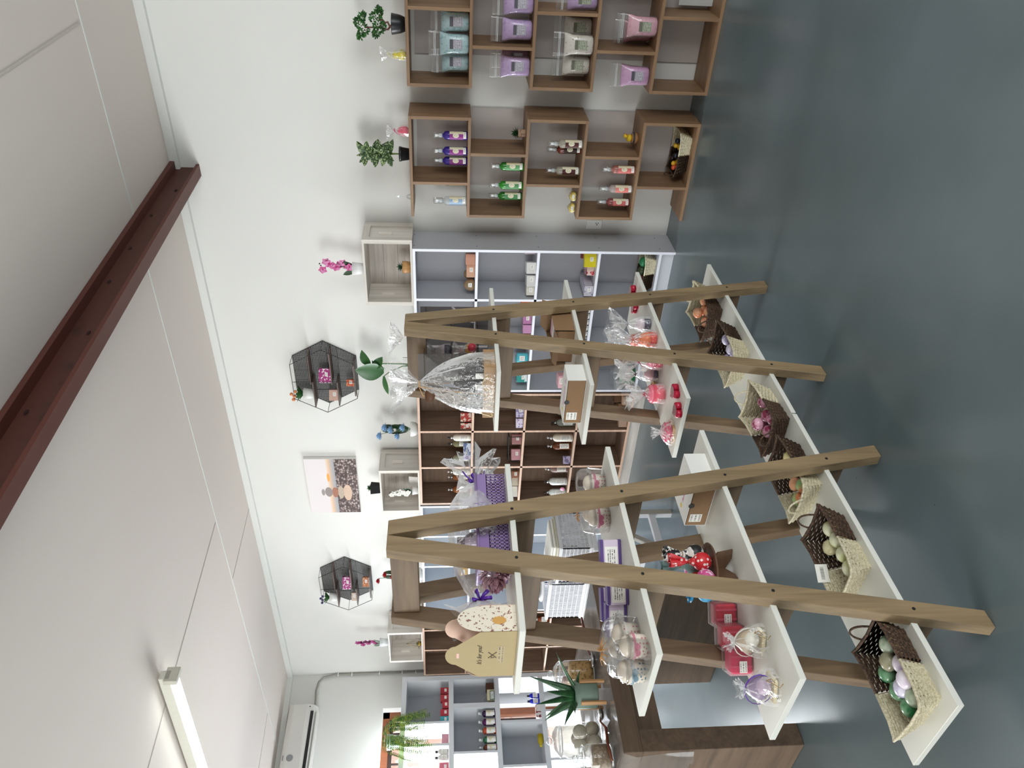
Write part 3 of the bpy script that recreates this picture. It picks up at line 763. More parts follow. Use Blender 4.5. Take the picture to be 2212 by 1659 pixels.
# ---------------- plants on top
def bonsai():
    t = thing('bonsai', 'artificial bonsai with two green crowns in a black pot', 'plant', (-.99, 4.63, 1.7805), .2)
    MB().lathe([(0, 0), (.036, 0), (.048, .03), (.056, .075), (.056, .079), (.05, .079), (.05, .07), (0, .07)], 24).build('pot', plain('#17191c', .35, .5), t, True)
    b = MB()
    b.tube([(-.005, 0, .06), (-.012, 0, .09), (.008, 0, .1), (.004, 0, .115), (.02, 0, .13), (.018, 0, .15)], [.008, .007, .006, .006, .006, .004], 6)
    b.tube([(-.012, 0, .085), (-.03, 0, .1), (-.028, 0, .125), (-.015, 0, .14), (-.022, 0, .17), (-.022, 0, .225)], [.006, .006, .005, .005, .004, .004], 6)
    b.build('trunk', wood('bonsai_bark', '#4e2a1e', '#744432', 'z', 2), t, True)
    R_ = random.Random(4)
    for c, rad, n in (((.005, 0, .155), (.075, .045, .03), 330), ((-.015, 0, .245), (.066, .04, .026), 300)):
        b = MB()
        for i in range(n):
            v = Vector((R_.gauss(0, 1), R_.gauss(0, 1), R_.gauss(0, 1))).normalized()
            q = .75+.3*R_.random()
            p = Vector((c[0]+v.x*rad[0]*q, c[1]+v.y*rad[1]*q, c[2]+v.z*rad[2]*q+.012*math.sin(v.x*5)))
            b.leaf(p, (v+Vector((R_.uniform(-.6, .6), R_.uniform(-.6, .6), R_.uniform(-.2, .8)))), (R_.random()-.5, -1, R_.random()), .016, .0105, .2, 2)
        b.build('foliage', pattern('bonsai_green', '#2f6e22', '#1e4a18', 'noise', 40, .5), t)
bonsai()
def leafy(name, label, loc, pot, leafmat, leaves, stem=None, potfn=None, rz=0, cat='plant', flowers=()):
    t = thing(name, label, cat, loc, rz)
    potfn(t, pot)
    b = MB()
    for bp, dv, L, W, bend in leaves: b.leaf(bp, dv, (.2, -1, .35), L, W, bend, 6)
    b.build('leaves', leafmat, t, True)
    if stem:
        s = MB()
        for pts, r in stem: s.tube(pts, r, 5)
        s.build('stem', plain('#5a6a2c', .6, .3, var=.2), t, True)
    for nm, mb, mat in flowers: mb.build(nm, mat, t, True)
    return t
def pot_black(t, m):
    MB().lathe([(0, 0), (.034, 0), (.042, .05), (.045, .052), (.046, .066), (.042, .066), (.041, .056), (0, .056)], 24).build('pot', m, t, True)
def pot_white(t, m, r=.034, h=.062):
    MB().lathe([(0, 0), (r*.78, 0), (r, h), (r*.93, h), (r*.88, h*.9), (0, h*.9)], 24).build('pot', m, t, True)
def pot_bowl(t, m, r=.05, h=.045):
    MB().lathe([(0, 0), (r*.55, 0), (r*.88, h*.35), (r, h*.75), (r, h), (r*.94, h), (r*.9, h*.85), (0, h*.85)], 24).build('pot', m, t, True)
R_ = random.Random(11)
lv = []
for i in range(34):
    zz = .12+.15*R_.random(); a = R_.random()*6.28; el = R_.uniform(-.5, .9)
    lv.append(((0, 0, zz), (math.cos(a)*math.cos(el), math.sin(a)*math.cos(el)*.6, math.sin(el)), R_.uniform(.06, .1), R_.uniform(.038, .052), R_.uniform(.1, .4)))
for i in range(7): lv.append(((0, 0, .25), (R_.uniform(-.4, .6), R_.uniform(-.3, .3), 1), R_.uniform(.05, .09), .022, .1))
leafy('potted_foliage', 'bushy variegated artificial plant in a black pot', (-1.735, 4.63, 1.7805), plain('#15161a', .4, .5), pattern('variegated_leaf', '#9fb07a', '#2f4a26', 'noise', 95, .56), lv,
      [([(0, 0, .05), (.003, 0, .12), (0, 0, .26)], .0035), ([(0, 0, .05), (-.004, 0, .12)], .003)], pot_black)
def orchid(label, loc, petal, pot, dirx=1, h=.16, potfn=lambda t, m: pot_white(t, m, .038, .07), nl=2, centre='#c22a6a', n=9, name='potted_orchid'):
    R_ = random.Random(int(h*1000)+n)
    t = thing(name, label, 'plant', loc, 0)
    potfn(t, pot)
    b = MB()
    for s in (-1, 1): b.leaf((0, 0, .05), (.55*s+.1*dirx, -.2, .9), (0, -1, 0), .085, .035, .12, 6)
    b.build('leaves', DGREEN, t, True)
    MB().tube([(0, 0, .05), (.008*dirx, 0, .09), (.02*dirx, -.01, h)], .002, 5).build('stem', DGREEN, t)
    f = MB(); c = MB()
    for i in range(n):
        q = i/(n-1); p = Vector((.015*dirx+R_.uniform(-.028, .028), R_.uniform(-.02, .01), .085+(h-.07)*q))
        for k in range(5):
            a = k*1.257+i
            f.leaf(p, (math.cos(a), -.35, math.sin(a)), (0, -1, 0), .027, .025, .2, 3)
        c.ball(p+Vector((0, -.004, 0)), .0045, 1)
    f.build('petals', petal, t, True); c.build('flower_centres', plain(centre, .5, .3), t, True)
    g = MB()
    for k in range(3): g.ball((.02*dirx+.012*k-.01, -.01, h+.02+.006*k), .005, 1)
    g.build('buds', plain('#3a2430', .5, .3), t, True)
    t.scale = (1.0, 1.0, 1.0) if h == .21 else (1.18,)*3
    return t
orchid('pink orchid in a white pot standing on the wide crate', (-2.535, 4.62, 2.1085), pattern('orchid_pink', '#d98ab8', '#c04a88', 'noise', 45, .48), plain('#e6e6e6', .3, .5), 1, .22)
orchid('white orchid in a small white pot inside the square crate', (-4.67, 4.62, 1.7985), plain('#f2f2ec', .5, .3), plain('#e9e9ea', .3, .5), -1, .21, lambda t, m: pot_white(t, m, .035, .05), centre='#e8e0b0', n=10)
orchid('deep magenta orchid in a frosted pot standing on the corner crate', (-6.85, 4.62, 2.1585), plain('#8c2468', .5, .3, var=.3), plain('#dde3e6', .2, .5), 1, .24, n=9)
# crates
def crate(label, cx, z0, w, h, d=.26, yc=4.665, lm=PALEW, inner=GREYW, paper=None):
    t = thing('wooden_crate', label, 'crate', (cx, yc, z0), 0, None)
    th = .014
    MB().box(-w/2, w/2, -d/2, d/2, 0, th, .001).build('bottom_board', lm['x'], t)
    MB().box(-w/2, w/2, -d/2, d/2, h-th, h, .001).build('top_board', lm['x'], t)
    for s in (-1, 1):
        x = s*(w/2-th/2)
        MB().box(x-th/2, x+th/2, -d/2, d/2, th, h-th).build('end_board', lm['z'], t)
        e = s*(w/2+.007)
        MB().box(e-.007, e+.007, -d/2, -d/2+.045, 0, h).build('end_batten', lm['z'], t)
        MB().box(e-.007, e+.007, d/2-.045, d/2, 0, h).build('end_batten', lm['z'], t)
        MB().box(e-.007, e+.007, -d/2+.045, d/2-.045, h-.045, h).build('end_batten', lm['y'], t)
        MB().box(e-.0075+.0 if s > 0 else e-.0005, e+.0005 if s > 0 else e+.0075, -.02-.01, -.01+.015, h*.42, h*.42+.085).build('lit_cutout_plate', plain('#e9e0d8', .6, .3), t)  # pale plate paints the light showing through the crate's handle cutout
        xi = s*(w/2-th-.001)
        MB().box(xi-.001, xi+.001, -.03, -.005, h*.42, h*.42+.085).build('lit_cutout_plate', plain('#e9e0d8', .6, .3), t)
    nb = 3
    for k in range(nb):
        z = th+(h-2*th)*k/nb
        MB().box(-w/2+th, w/2-th, d/2-.008, d/2, z+.001, z+(h-2*th)/nb-.001).build('back_board', inner['x'], t)
    return t
crate('wide whitewashed wooden crate on its side on the white cabinet', -2.525, 1.7805, .47, .327)
crate('nearly square whitewashed crate on the walnut cabinet', -4.60, 1.7805, .47, .33)
crate('whitewashed crate on the corner cabinet holding a wire plant holder', -6.83, 1.8005, .48, .345)
tag(MB().box(-.05, .05, -.002, .002, 0, .085).build('card', plain('#efece8', .6, .3), None, loc=(-4.64, 4.70, 1.796), rotm=Matrix.Rotation(-.15, 3, 'X')), 'white folded card leaning behind the white orchid', 'card')
succulent('tuft of green grass in a black woven pot on the square crate', (-4.63, 4.62, 2.1115), plain('#1b1c1e', .8, .3, bump=.6, scale=80), 40, .085, .04, 'box', leafmat=GREEN, L=.045)
# wire plant holder in corner crate
t = thing('wire_terrarium', 'brass wire pyramid holder with a tiny gold potted plant', 'plant holder', (-6.86, 4.6, 1.8155))
b = MB(); ring = [(.055*math.cos(a), .055*math.sin(a), .03) for a in [i*2*math.pi/5 for i in range(5)]]
b.tube(ring, .0012, 4, close=True)
for p in ring: b.tube([p, (0, 0, .16)], .0012, 4).tube([p, (p[0]*.5, p[1]*.5, 0)], .0012, 4)
b.build('wire_frame', plain('#6a5a34', .35, .6, .6), t)
MB().lathe([(0, 0), (.02, 0), (.023, .04), (0, .04)], 14).build('pot', plain('#8a7430', .3, .6, .7), t, True)
b = MB()
for i in range(14): b.leaf((0, 0, .038), (math.cos(i*2.4), math.sin(i*2.4), .9), (0, 0, 1), .03, .008, .2, 3)
b.build('leaves', plain('#6a7a34', .5, .3), t)
# blue roses, red tulips
def bouquet(label, loc, petal, n, h, rf, name, tall=.17, sc_=1.25):
    R_ = random.Random(n); t = thing(name, label, 'plant', loc)
    pot_bowl(t, plain('#e4e3df', .3, .5), .048, .05); t.scale = (sc_,)*3
    b = MB(); f = MB(); s = MB()
    for i in range(16):
        a = R_.random()*6.28
        b.leaf((.012*math.cos(a), .012*math.sin(a), .05+R_.random()*.6*tall), (.55*math.cos(a), .3*math.sin(a), .9), (math.cos(a), math.sin(a), .1), .075, .026, .35, 5)
    for i in range(n):
        p = Vector((.055*math.cos(i*2.1+1), .02*math.sin(i*2.1), .07+tall*(i+.5)/n))
        s.tube([(0, 0, .04), (p.x*.4, 0, p.z*.7), p], .0016, 4)
        p = p+Vector((0, -.02, 0))
        for k in range(18):
            a = k*2.4; el = 1.2-.075*k
            f.leaf(p-Vector((0, 0, .004)), (math.cos(a)*math.cos(el), math.sin(a)*math.cos(el), math.sin(el)), (0, 0, 1), rf, rf*.95, -.25, 3)
    b.build('leaves', DGREEN, t, True); s.build('stem', GREEN, t); f.build('flowers', petal, t, True)
    return t
bouquet('pale blue artificial roses in a white bowl pot on the walnut cabinet', (-3.975, 4.62, 1.7805), plain('#8fb4d8', .5, .3, var=.15), 5, .2, .034, 'potted_roses', .19)
bouquet('red artificial tulips in a white bowl pot on the blue-grey cabinet', (-5.78, 4.62, 1.7805), plain('#a81c26', .5, .3, var=.2), 5, .2, .024, 'potted_tulips', .24, 1.45)
# green large leaf plant in glass vase on white cabinet
t = thing('vase_plant', 'large green leaves on long stems in a square glass vase on the white cabinet', 'plant', (-3.33, 4.60, 1.7805))
MB().frustum(-.04, .04, -.04, .04, 0, -.042, .042, -.042, .042, .1, cap=False).build('vase', GLASS, t)
b = MB()
for e in ((.04, .04), (-.04, .04), (.04, -.04), (-.04, -.04)): b.box(e[0]-.0012, e[0]+.0012, e[1]-.0012, e[1]+.0012, 0, .1)
b.build('vase_edges', plain('#4a4a34', .3, .5), t)
b = MB(); b.tube([(0, 0, .01), (.01, 0, .1), (.02, -.01, .24), (.01, -.02, .35)], [.006, .006, .004, .003], 6).tube([(0, 0, .01), (-.01, 0, .1), (-.05, -.02, .2), (-.08, -.03, .24)], [.006, .005, .004, .003], 6)
b.build('stem', plain('#3f6a2e', .4, .4), t, True)
b = MB(); b.leaf((-.03, -.02, .24), (.12, -.3, .9), (.1, -1, .2), .21, .15, .15, 8).leaf((.02, -.03, .34), (.75, -.1, .4), (.1, -1, .4), .13, .08, .3, 6).leaf((.0, -.03, .30), (.6, -.1, -.3), (.1, -1, .4), .10, .07, .3, 6).leaf((-.08, -.03, .24), (-.8, -.2, -.1), (0, -1, .4), .16, .045, .1, 6).leaf((-.02, -.02, .25), (.5, -.3, .5), (0, -1, .5), .11, .06, .3, 6)
b.build('leaves', plain('#2c5c2a', .35, .5, var=.2, scale=30), t, True)
# ---------------- hexagonal wire wall shelves
def hexshelf(label, cx, cz, w, h, seed):
    t = thing('wire_wall_shelf', label, 'wall shelf', (cx, 4.76, cz))
    def hexp(y, s=1): return [(s*w/2, y, 0), (s*w*.27, y, h/2*s), (-s*w*.27, y, h/2*s), (-s*w/2, y, 0), (-s*w*.27, y, -h/2*s), (s*w*.27, y, -h/2*s)]
    F, Bk = hexp(-.065), hexp(.055)
    b = MB().tube(F, .0028, 5, close=True)
    b.tube(Bk, .0028, 5, close=True)
    for p, q in zip(F, Bk): b.tube([p, q], .002, 4)
    b.tube([(-w*.27, .05, -h*.22), (-w*.27, .05, h*.22)], .002, 4)
    for zz in (.09, -.02, -.1): b.tube([(-w*.4, .052, zz), (w*.4, .052, zz)], .0015, 4)
    b.tube([(.0, -.065, -h/2), (.0, -.065, h/2)], .002, 4)
    b.build('wire_frame', BLACK, t)
    # mesh backing: a real lattice
    m = MB(); st = .0115
    import itertools
    def inside(x, z):
        if abs(z) > h/2-.001: return False
        return abs(x) <= w/2-(w/2-w*.27)*(abs(z)/(h/2))
    k = -int(w/2/st)
    xs = [i*st for i in range(-int(w/2/st), int(w/2/st)+1)]
    for x in xs:
        zmax = h/2 if abs(x) <= w*.27 else h/2*(w/2-abs(x))/(w/2-w*.27)
        if zmax > .004: m.box(x-.0016, x+.0016, .0525, .0545, -zmax, zmax)
    zs = [i*st for i in range(-int(h/2/st), int(h/2/st)+1)]
    for z in zs:
        xm = w/2-(w/2-w*.27)*(abs(z)/(h/2))
        m.box(-xm, xm, .0525, .0545, z-.0016, z+.0016)
    o = m.build('mesh_backing', BLACK, t)
    o['kind'] = 'stuff'
    SH = wood('dark_shelf_wood', '#4a3a32', '#64514a', 'x', 1.2)
    for x0, x1, z in ((-w*.42, -w*.02, .085), (-w*.05, w*.40, .10), (-w*.05, w*.42, -.06), (-w*.40, -w*.02, -.10), (-w*.24, w*.24, -h/2+.008)):
        MB().box(x0, x1, -.06, .05, z, z+.009).build('shelf_board', SH, t)
    return t
HX = [('hexagonal black wire wall shelf nearer the roof beam', -3.56, 2.49, .60, .48), ('hexagonal black wire wall shelf nearer the air conditioner', -6.07, 2.53, .66, .48)]
for k, a in enumerate(HX): hexshelf(*a, k)
def small_box(label, loc, size, rz, mat, group=None, sticker=True, name='soap_box', cat='box', lidmat=None, top=False):
    t = thing(name, label, cat, loc, rz, group)
    w_, d_, h_ = size
    MB().box(-w_/2, w_/2, -d_/2, d_/2, 0, h_, .0012).build('carton', mat, t)
    if sticker:
        y = -d_/2-.0006
        a, b_ = min(w_*.5, .03), min(h_*.55, .022)
        MB().quad((w_*.1-a/2, y, h_*.25), (w_*.1+a/2, y, h_*.25), (w_*.1+a/2, y, h_*.25+b_), (w_*.1-a/2, y, h_*.25+b_)).build('price_sticker', LBL_TINY, t)
    return t
MAG = pattern('magenta_swirl_wrap', '#a8317c', '#e8d6e2', 'noise', 45, .44)
small_box('magenta patterned soap box on the wire shelf nearer the roof beam', (-3.53, 4.74, 2.44), (.11, .05, .09), .5, MAG)
small_box('pale pink soap box low on the wire shelf nearer the roof beam', (-3.72, 4.74, 2.40), (.085, .05, .07), .5, plain('#c9a596', .5))
small_box('orange-red soap box at the bottom of the wire shelf nearer the roof beam', (-3.60, 4.74, 2.268), (.05, .05, .06), .5, pattern('orange_red_wrap', '#c8502c', '#d8a070', 'noise', 50, .45))
small_box('magenta patterned soap box on the wire shelf nearer the air conditioner', (-6.03, 4.74, 2.48), (.12, .05, .08), .6, MAG)
small_box('orange-brown soap box on the wire shelf nearer the air conditioner', (-6.02, 4.74, 2.308), (.09, .05, .06), .6, pattern('amber_wrap', '#b86a3c', '#d8a880', 'noise', 50, .45))
small_box('beige soap box on the wire shelf nearer the air conditioner', (-6.24, 4.74, 2.44), (.08, .05, .05), .6, plain('#cdb9a8', .5))
t = thing('potted_silk_plant', 'silk flowers in a white pot on the wire shelf nearer the roof beam', 'plant', (-3.70, 4.73, 2.585)); t.scale = (1.3,)*3; pot_white(t, plain('#dcdcd8', .4), .034, .06)
b = MB(); f = MB()
for i in range(11): b.leaf((0, 0, .055), (math.cos(i*2.4)*.7, math.sin(i*2.4)*.5, .8), (0, 0, 1), .065, .035, .3, 4)
for i in range(4): MB().ball((.03*math.cos(i*1.7), -.02, .105+.008*i), .011, 2).build('flower', plain('#d98a5c', .5), t, True)
b.build('leaves', GREEN, t, True); f.b.free()
t = thing('potted_silk_plant', 'violet silk plant in a white pot on the wire shelf nearer the air conditioner', 'plant', (-6.24, 4.73, 2.625)); t.scale = (1.25,)*3; pot_white(t, plain('#e4e4e2', .3), .036, .06)
b = MB(); f = MB()
for i in range(15): b.leaf((0, 0, .055), (math.cos(i*2.4)*.7, math.sin(i*2.4)*.5, .8), (0, 0, 1), .07, .024, .3, 4)
for i in range(4): MB().ball((.04*math.cos(i*1.7), -.02, .11+.006*i), .01, 2).build('flower', plain('#3c2f6e', .5), t, True)
b.build('leaves', GREEN, t, True); f.b.free()
# ---------------- canvas picture: balanced stones on a pebble beach
def picture():
    t = thing('canvas_picture', 'square canvas picture of stacked stones on a pebble beach', 'picture', (-4.775, 4.80, 2.545))
    w_, h_ = .655, .44
    MB().box(-w_/2, w_/2, -.012, .018, -h_/2, h_/2, .002).build('canvas', plain('#e2e0dc', .7), t)
    m, nt, b, N, L = base('beach_print')
    uv = N.new('ShaderNodeUVMap'); sp = N.new('ShaderNodeSeparateXYZ'); L.new(uv.outputs[0], sp.inputs[0])
    sky = N.new('ShaderNodeValToRGB'); cr = sky.color_ramp
    cr.elements[0].position = .42; cr.elements[0].color = srgb('#8e9aa6'); cr.elements[1].position = 1; cr.elements[1].color = srgb('#dfd8d8')
    for p, c in ((.50, '#b9a8a0'), (.545, '#dcb894'), (.6, '#dcd4d4')):
        e = cr.elements.new(p); e.color = srgb(c)
    L.new(sp.outputs[1], sky.inputs[0])
    vo = N.new('ShaderNodeTexVoronoi'); vo.inputs['Scale'].default_value = 26; L.new(uv.outputs[0], vo.inputs['Vector'])
    pr = N.new('ShaderNodeValToRGB'); pr.color_ramp.elements[0].color = srgb('#d8c8c0'); pr.color_ramp.elements[1].color = srgb('#4a3430'); pr.color_ramp.elements[0].position = .1; pr.color_ramp.elements[1].position = .6
    L.new(vo.outputs['Distance'], pr.inputs[0])
    sep = N.new('ShaderNodeMixRGB'); sep.blend_type = 'MULTIPLY'; sep.inputs[0].default_value = .75; L.new(pr.outputs[0], sep.inputs[1]); bwn = N.new('ShaderNodeRGBToBW'); L.new(vo.outputs['Color'], bwn.inputs[0]); br = N.new('ShaderNodeValToRGB'); br.color_ramp.elements[0].position = .25; br.color_ramp.elements[0].color = srgb('#8a6a60'); br.color_ramp.elements[1].position = .7; br.color_ramp.elements[1].color = srgb('#ece8ea'); L.new(bwn.outputs[0], br.inputs[0]); L.new(br.outputs[0], sep.inputs[2])
    gt = N.new('ShaderNodeMath'); gt.operation = 'LESS_THAN'; gt.inputs[1].default_value = .43; L.new(sp.outputs[1], gt.inputs[0])
    mx = N.new('ShaderNodeMixRGB'); L.new(gt.outputs[0], mx.inputs[0]); L.new(sky.outputs[0], mx.inputs[1]); L.new(sep.outputs[0], mx.inputs[2])
    L.new(mx.outputs[0], b.inputs['Base Color']); b.inputs['Roughness'].default_value = .6
    y = -.0125
    MB().quad((-w_/2+.002, y, -h_/2+.002), (w_/2-.002, y, -h_/2+.002), (w_/2-.002, y, h_/2-.002), (-w_/2+.002, y, h_/2-.002)).build('print', m, t)
    e = MB(); e.b.faces.new([e.b.verts.new((.11+.05*math.cos(a), y-.0003, .03+.012*math.sin(a))) for a in [k*math.pi/8 for k in range(16)]]); e.build('printed_sun', plain('#eea04a', .6, .3, var=.1, scale=20), t)
    for i, (x, z, rx, rz_, c) in enumerate(((-.075, -.122, .098, .036, '#cdb09a'), (-.07, -.064, .078, .026, '#b3a390'), (-.07, -.015, .062, .026, '#a06c58'), (-.065, .04, .058, .032, '#8f8480'), (-.068, .088, .04, .015, '#9a928c'))):
        e = MB()
        e.b.faces.new([e.b.verts.new((x+rx*math.cos(a), y-.0006-.0001*i, z+rz_*math.sin(a))) for a in [k*math.pi/12 for k in range(24)]])
        e.build('printed_stone', plain(c, .6, .3, var=.2, scale=60), t)
picture()
# socket
t = thing('wall_socket', 'white double wall socket near the floor beside the staggered shelf', 'socket', (-2.27, 4.812, .53))
MB().box(-.035, .035, -.006, .006, -.055, .055, .003).build('plate', plain('#e6e6e2', .4), t)
for z in (-.03, -.015, -.022): MB().box(-.004 if z == -.022 else .008, .004 if z == -.022 else .014, -.0075, -.006, z, z+.006).build('hole', BLACK, t)
MB().box(-.012, .012, -.009, -.006, .025, .04, .001).build('switch', WHITE, t)
# ---------------- pump bottles and boxes in the cabinets
def pump_bottle(label, loc, rz, col, clear=False, s=1.0, pump='#1a1a1c', group='pump bottles in the walnut cabinet', h=.15):
    t = thing('pump_bottle', label, 'bottle', loc, rz, group)
    m = liquid(col, .45) if clear else plain(col, .35, .5, var=.02)
    MB().lathe([(0, 0), (.026, 0), (.03, .004), (.03, h*.78), (.024, h*.9), (.012, h*.95), (.012, h), (0, h)], 18).build('bottle', m, t, True)
    MB().lathe([(.0125, h-.004), (.0125, h+.014), (.005, h+.016), (.004, h+.03)], 12).build('collar', METAL, t, True)
    MB().box(-.007, .007, -.03, .01, h+.028, h+.038, .002).box(-.003, .003, -.032, -.026, h+.02, h+.03).build('pump', plain(pump, .35), t)
    R = .0305
    b = MB(); n = 6
    for i in range(n):
        p, q = -.7+1.4*i/n, -.7+1.4*(i+1)/n
        f = b.b.faces.new([b.b.verts.new(v) for v in ((R*math.sin(p), -R*math.cos(p), .02), (R*math.sin(q), -R*math.cos(q), .02), (R*math.sin(q), -R*math.cos(q), h*.62), (R*math.sin(p), -R*math.cos(p), h*.62))])
        for l, uv in zip(f.loops, ((0, i/n), (0, (i+1)/n), (1, (i+1)/n), (1, i/n))): l[b.uv].uv = uv
    b.build('label', LBL, t); t.scale = (s,)*3
    return t
ZW = [.11, .53, .945, 1.36]; ZD = [.11, .53, .95, 1.36]
e_ = .0005
for lab, x, y, z, c, cl, s, pm in (
    ('white pump bottle on the top shelf of the walnut cabinet, beside the divider', -4.05, 4.60, ZD[3], '#e6e3da', False, 1.0, '#1a1a1c'),
    ('clear pump bottle behind a blue soap box in the walnut cabinet', -4.17, 4.66, ZD[3], '#b8b48c', True, 1.0, '#1a1a1c'),
    ('clear pump bottle at the end of the middle column, top shelf', -4.28, 4.60, ZD[3], '#c4c4a8', True, 1.0, '#1a1a1c'),
    ('white pump bottle with white pump on the top shelf, third column', -4.43, 4.60, ZD[3], '#e6e3da', False, 1.0, '#e6e6e6'),
    ('amber pump bottle on the top shelf, third column, beside the white bottle', -4.55, 4.66, ZD[3], '#b8703c', True, .98, '#d8d8d8'),
    ('amber pump bottle at the far end of the top shelf of the walnut cabinet', -4.64, 4.60, ZD[3], '#b8703c', True, .98, '#d8d8d8'),
    ('clear pump bottle at the near end of the third shelf', -3.70, 4.62, ZD[1], '#b8b890', True, 1.0, '#1a1a1c'),
    ('clear pump bottle partly behind the wooden ladder leg, third shelf', -3.82, 4.64, ZD[1], '#a8b090', True, 1.0, '#1a1a1c'),
    ('clear pump bottle with white label beside the first divider, third shelf', -3.90, 4.60, ZD[1], '#b8bcb0', True, 1.0, '#1a1a1c'),
    ('large white pump bottle on the third shelf, second column', -4.06, 4.60, ZD[1], '#e3ddd0', False, 1.12, '#c8c8c8'),
    ('amber pump bottle on the third shelf, second column', -4.17, 4.62, ZD[1], '#9a5a38', True, 1.05, '#c8c8c8'),
    ('clear pump bottle with pink contents on the third shelf, third column', -4.43, 4.62, ZD[1], '#c8b0ac', True, 1.05, '#c8c8c8'),
    ('white pump bottle with a pink tag on the third shelf', -4.56, 4.60, ZD[1], '#d8dcd8', False, 1.05, '#2a2a2c'),
    ('white pump bottle at the far end of the third shelf', -4.69, 4.60, ZD[1], '#d8dcd8', False, 1.0, '#2a2a2c')):
    pump_bottle(lab, (x, y, z+e_), turn(x, y, .9), c, cl, s, pm)
tag(MB().lathe([(.02, 0), (.02, .004), (0, .005)], 14).build('paper_tag', plain('#d890ac', .5), None, True, loc=(-4.605, 4.555, ZD[1]+.04), rotm=Matrix.Rotation(D2(90), 3, 'X')), 'round pink tag hanging in front of the white pump bottle', 'tag')
def boxes(rows, group=None, cat='box', name='soap_box'):
    for r in rows:
        lab, x, y, z, size, col = r[:6]
        small_box(lab, (x, y, z+e_), size, turn(x, y, r[7] if len(r) > 7 else .8), plain(col, .5, .4, var=.08, scale=60) if isinstance(col, str) else col, group, r[6] if len(r) > 6 else True, name=name, cat=cat)
CHERRY = pattern('cherry_print', '#e2c8b8', '#b03028', 'noise', 38, .5)
BLUEP = pattern('blue_marble_print', '#cdd6e8', '#5a6c98', 'noise', 30, .48)
LILP = pattern('lilac_print', '#cfc6e4', '#8a80a8', 'noise', 34, .46)
boxes([
    ('cherry patterned soap box on the top shelf of the walnut cabinet, stacked behind', -3.87, 4.64, ZD[3], (.07, .04, .085), CHERRY, False),
    ('red and white patterned soap box beside the first divider, top shelf', -3.925, 4.59, ZD[3], (.055, .03, .085), CHERRY),
    ('blue marbled soap box in front of the clear bottle', -4.16, 4.58, ZD[3], (.1, .035, .06), BLUEP, False),
    ('blue-white soap box with round print on the top shelf', -4.235, 4.575, ZD[3], (.05, .03, .058), LILP, False),
    ('lavender print box at the near end of the second shelf', -3.78, 4.60, ZD[2], (.09, .05, .06), LILP),
    ('lilac flower print box beside the first divider, second shelf', -3.90, 4.60, ZD[2], (.075, .05, .055), pattern('lilac_flower_print', '#e6ddf0', '#9a84b8', 'noise', 40, .42), False),
    ('hot pink tub on the second shelf, next to the divider', -4.01, 4.66, ZD[2], (.06, .05, .05), '#c83878', False),
    ('brown-pink box in the black rack on the second shelf', -4.09, 4.62, ZD[2], (.08, .05, .075), '#a87878'),
    ('pink box in the black rack on the second shelf', -4.24, 4.60, ZD[2], (.09, .05, .075), '#c08c94'),
    ('brown patterned box on the second shelf, third column', -4.47, 4.60, ZD[2], (.06, .04, .06), '#9a6a50'),
    ('cream box on the second shelf, third column', -4.57, 4.62, ZD[2], (.07, .05, .05), '#cfc8b4', False),
    ('white glossy box at the far end of the second shelf', -4.67, 4.60, ZD[2], (.09, .05, .045), '#e8e4dc', False),
    ('lilac-edged square box on the third shelf, second column', -4.29, 4.58, ZD[1], (.065, .03, .06), LILP, False),
    ('kraft carton at the back of the bottom shelf of the walnut cabinet', -3.69, 4.70, ZD[0], (.12, .08, .11), '#7a5c46', False),
    ('kraft carton with open top on the bottom shelf', -3.80, 4.64, ZD[0], (.11, .08, .075), '#84664c', False),
    ('pale kraft box with a yellow sticker on the bottom shelf', -3.66, 4.585, ZD[0], (.07, .05, .065), '#bb9c84'),
    ('kraft carton by the first divider at the back of the bottom shelf', -3.84, 4.71, ZD[0], (.07, .06, .08), '#8a6a50', False),
    ('pale kraft box by the first divider, bottom shelf', -3.90, 4.59, ZD[0], (.06, .05, .065), '#c4a590', False),
], 'packaged soaps in the walnut cabinet')
t = thing('display_rack', 'black metal rack edging around pink boxes in the walnut cabinet', 'rack', (-4.16, 4.645, ZD[2]+e_), .15)
b = MB(); b.tube([(-.14, -.06, 0), (-.14, -.06, .1), (.1, -.06, .1), (.1, -.06, 0)], .004, 5).tube([(-.14, .05, 0), (-.14, .05, .1), (.1, .05, .1), (.1, .05, 0)], .004, 5)
b.tube([(-.14, -.06, .1), (-.14, .05, .1)], .004, 5).tube([(.1, -.06, .1), (.1, .05, .1)], .004, 5); b.build('rails', BLACK, t)
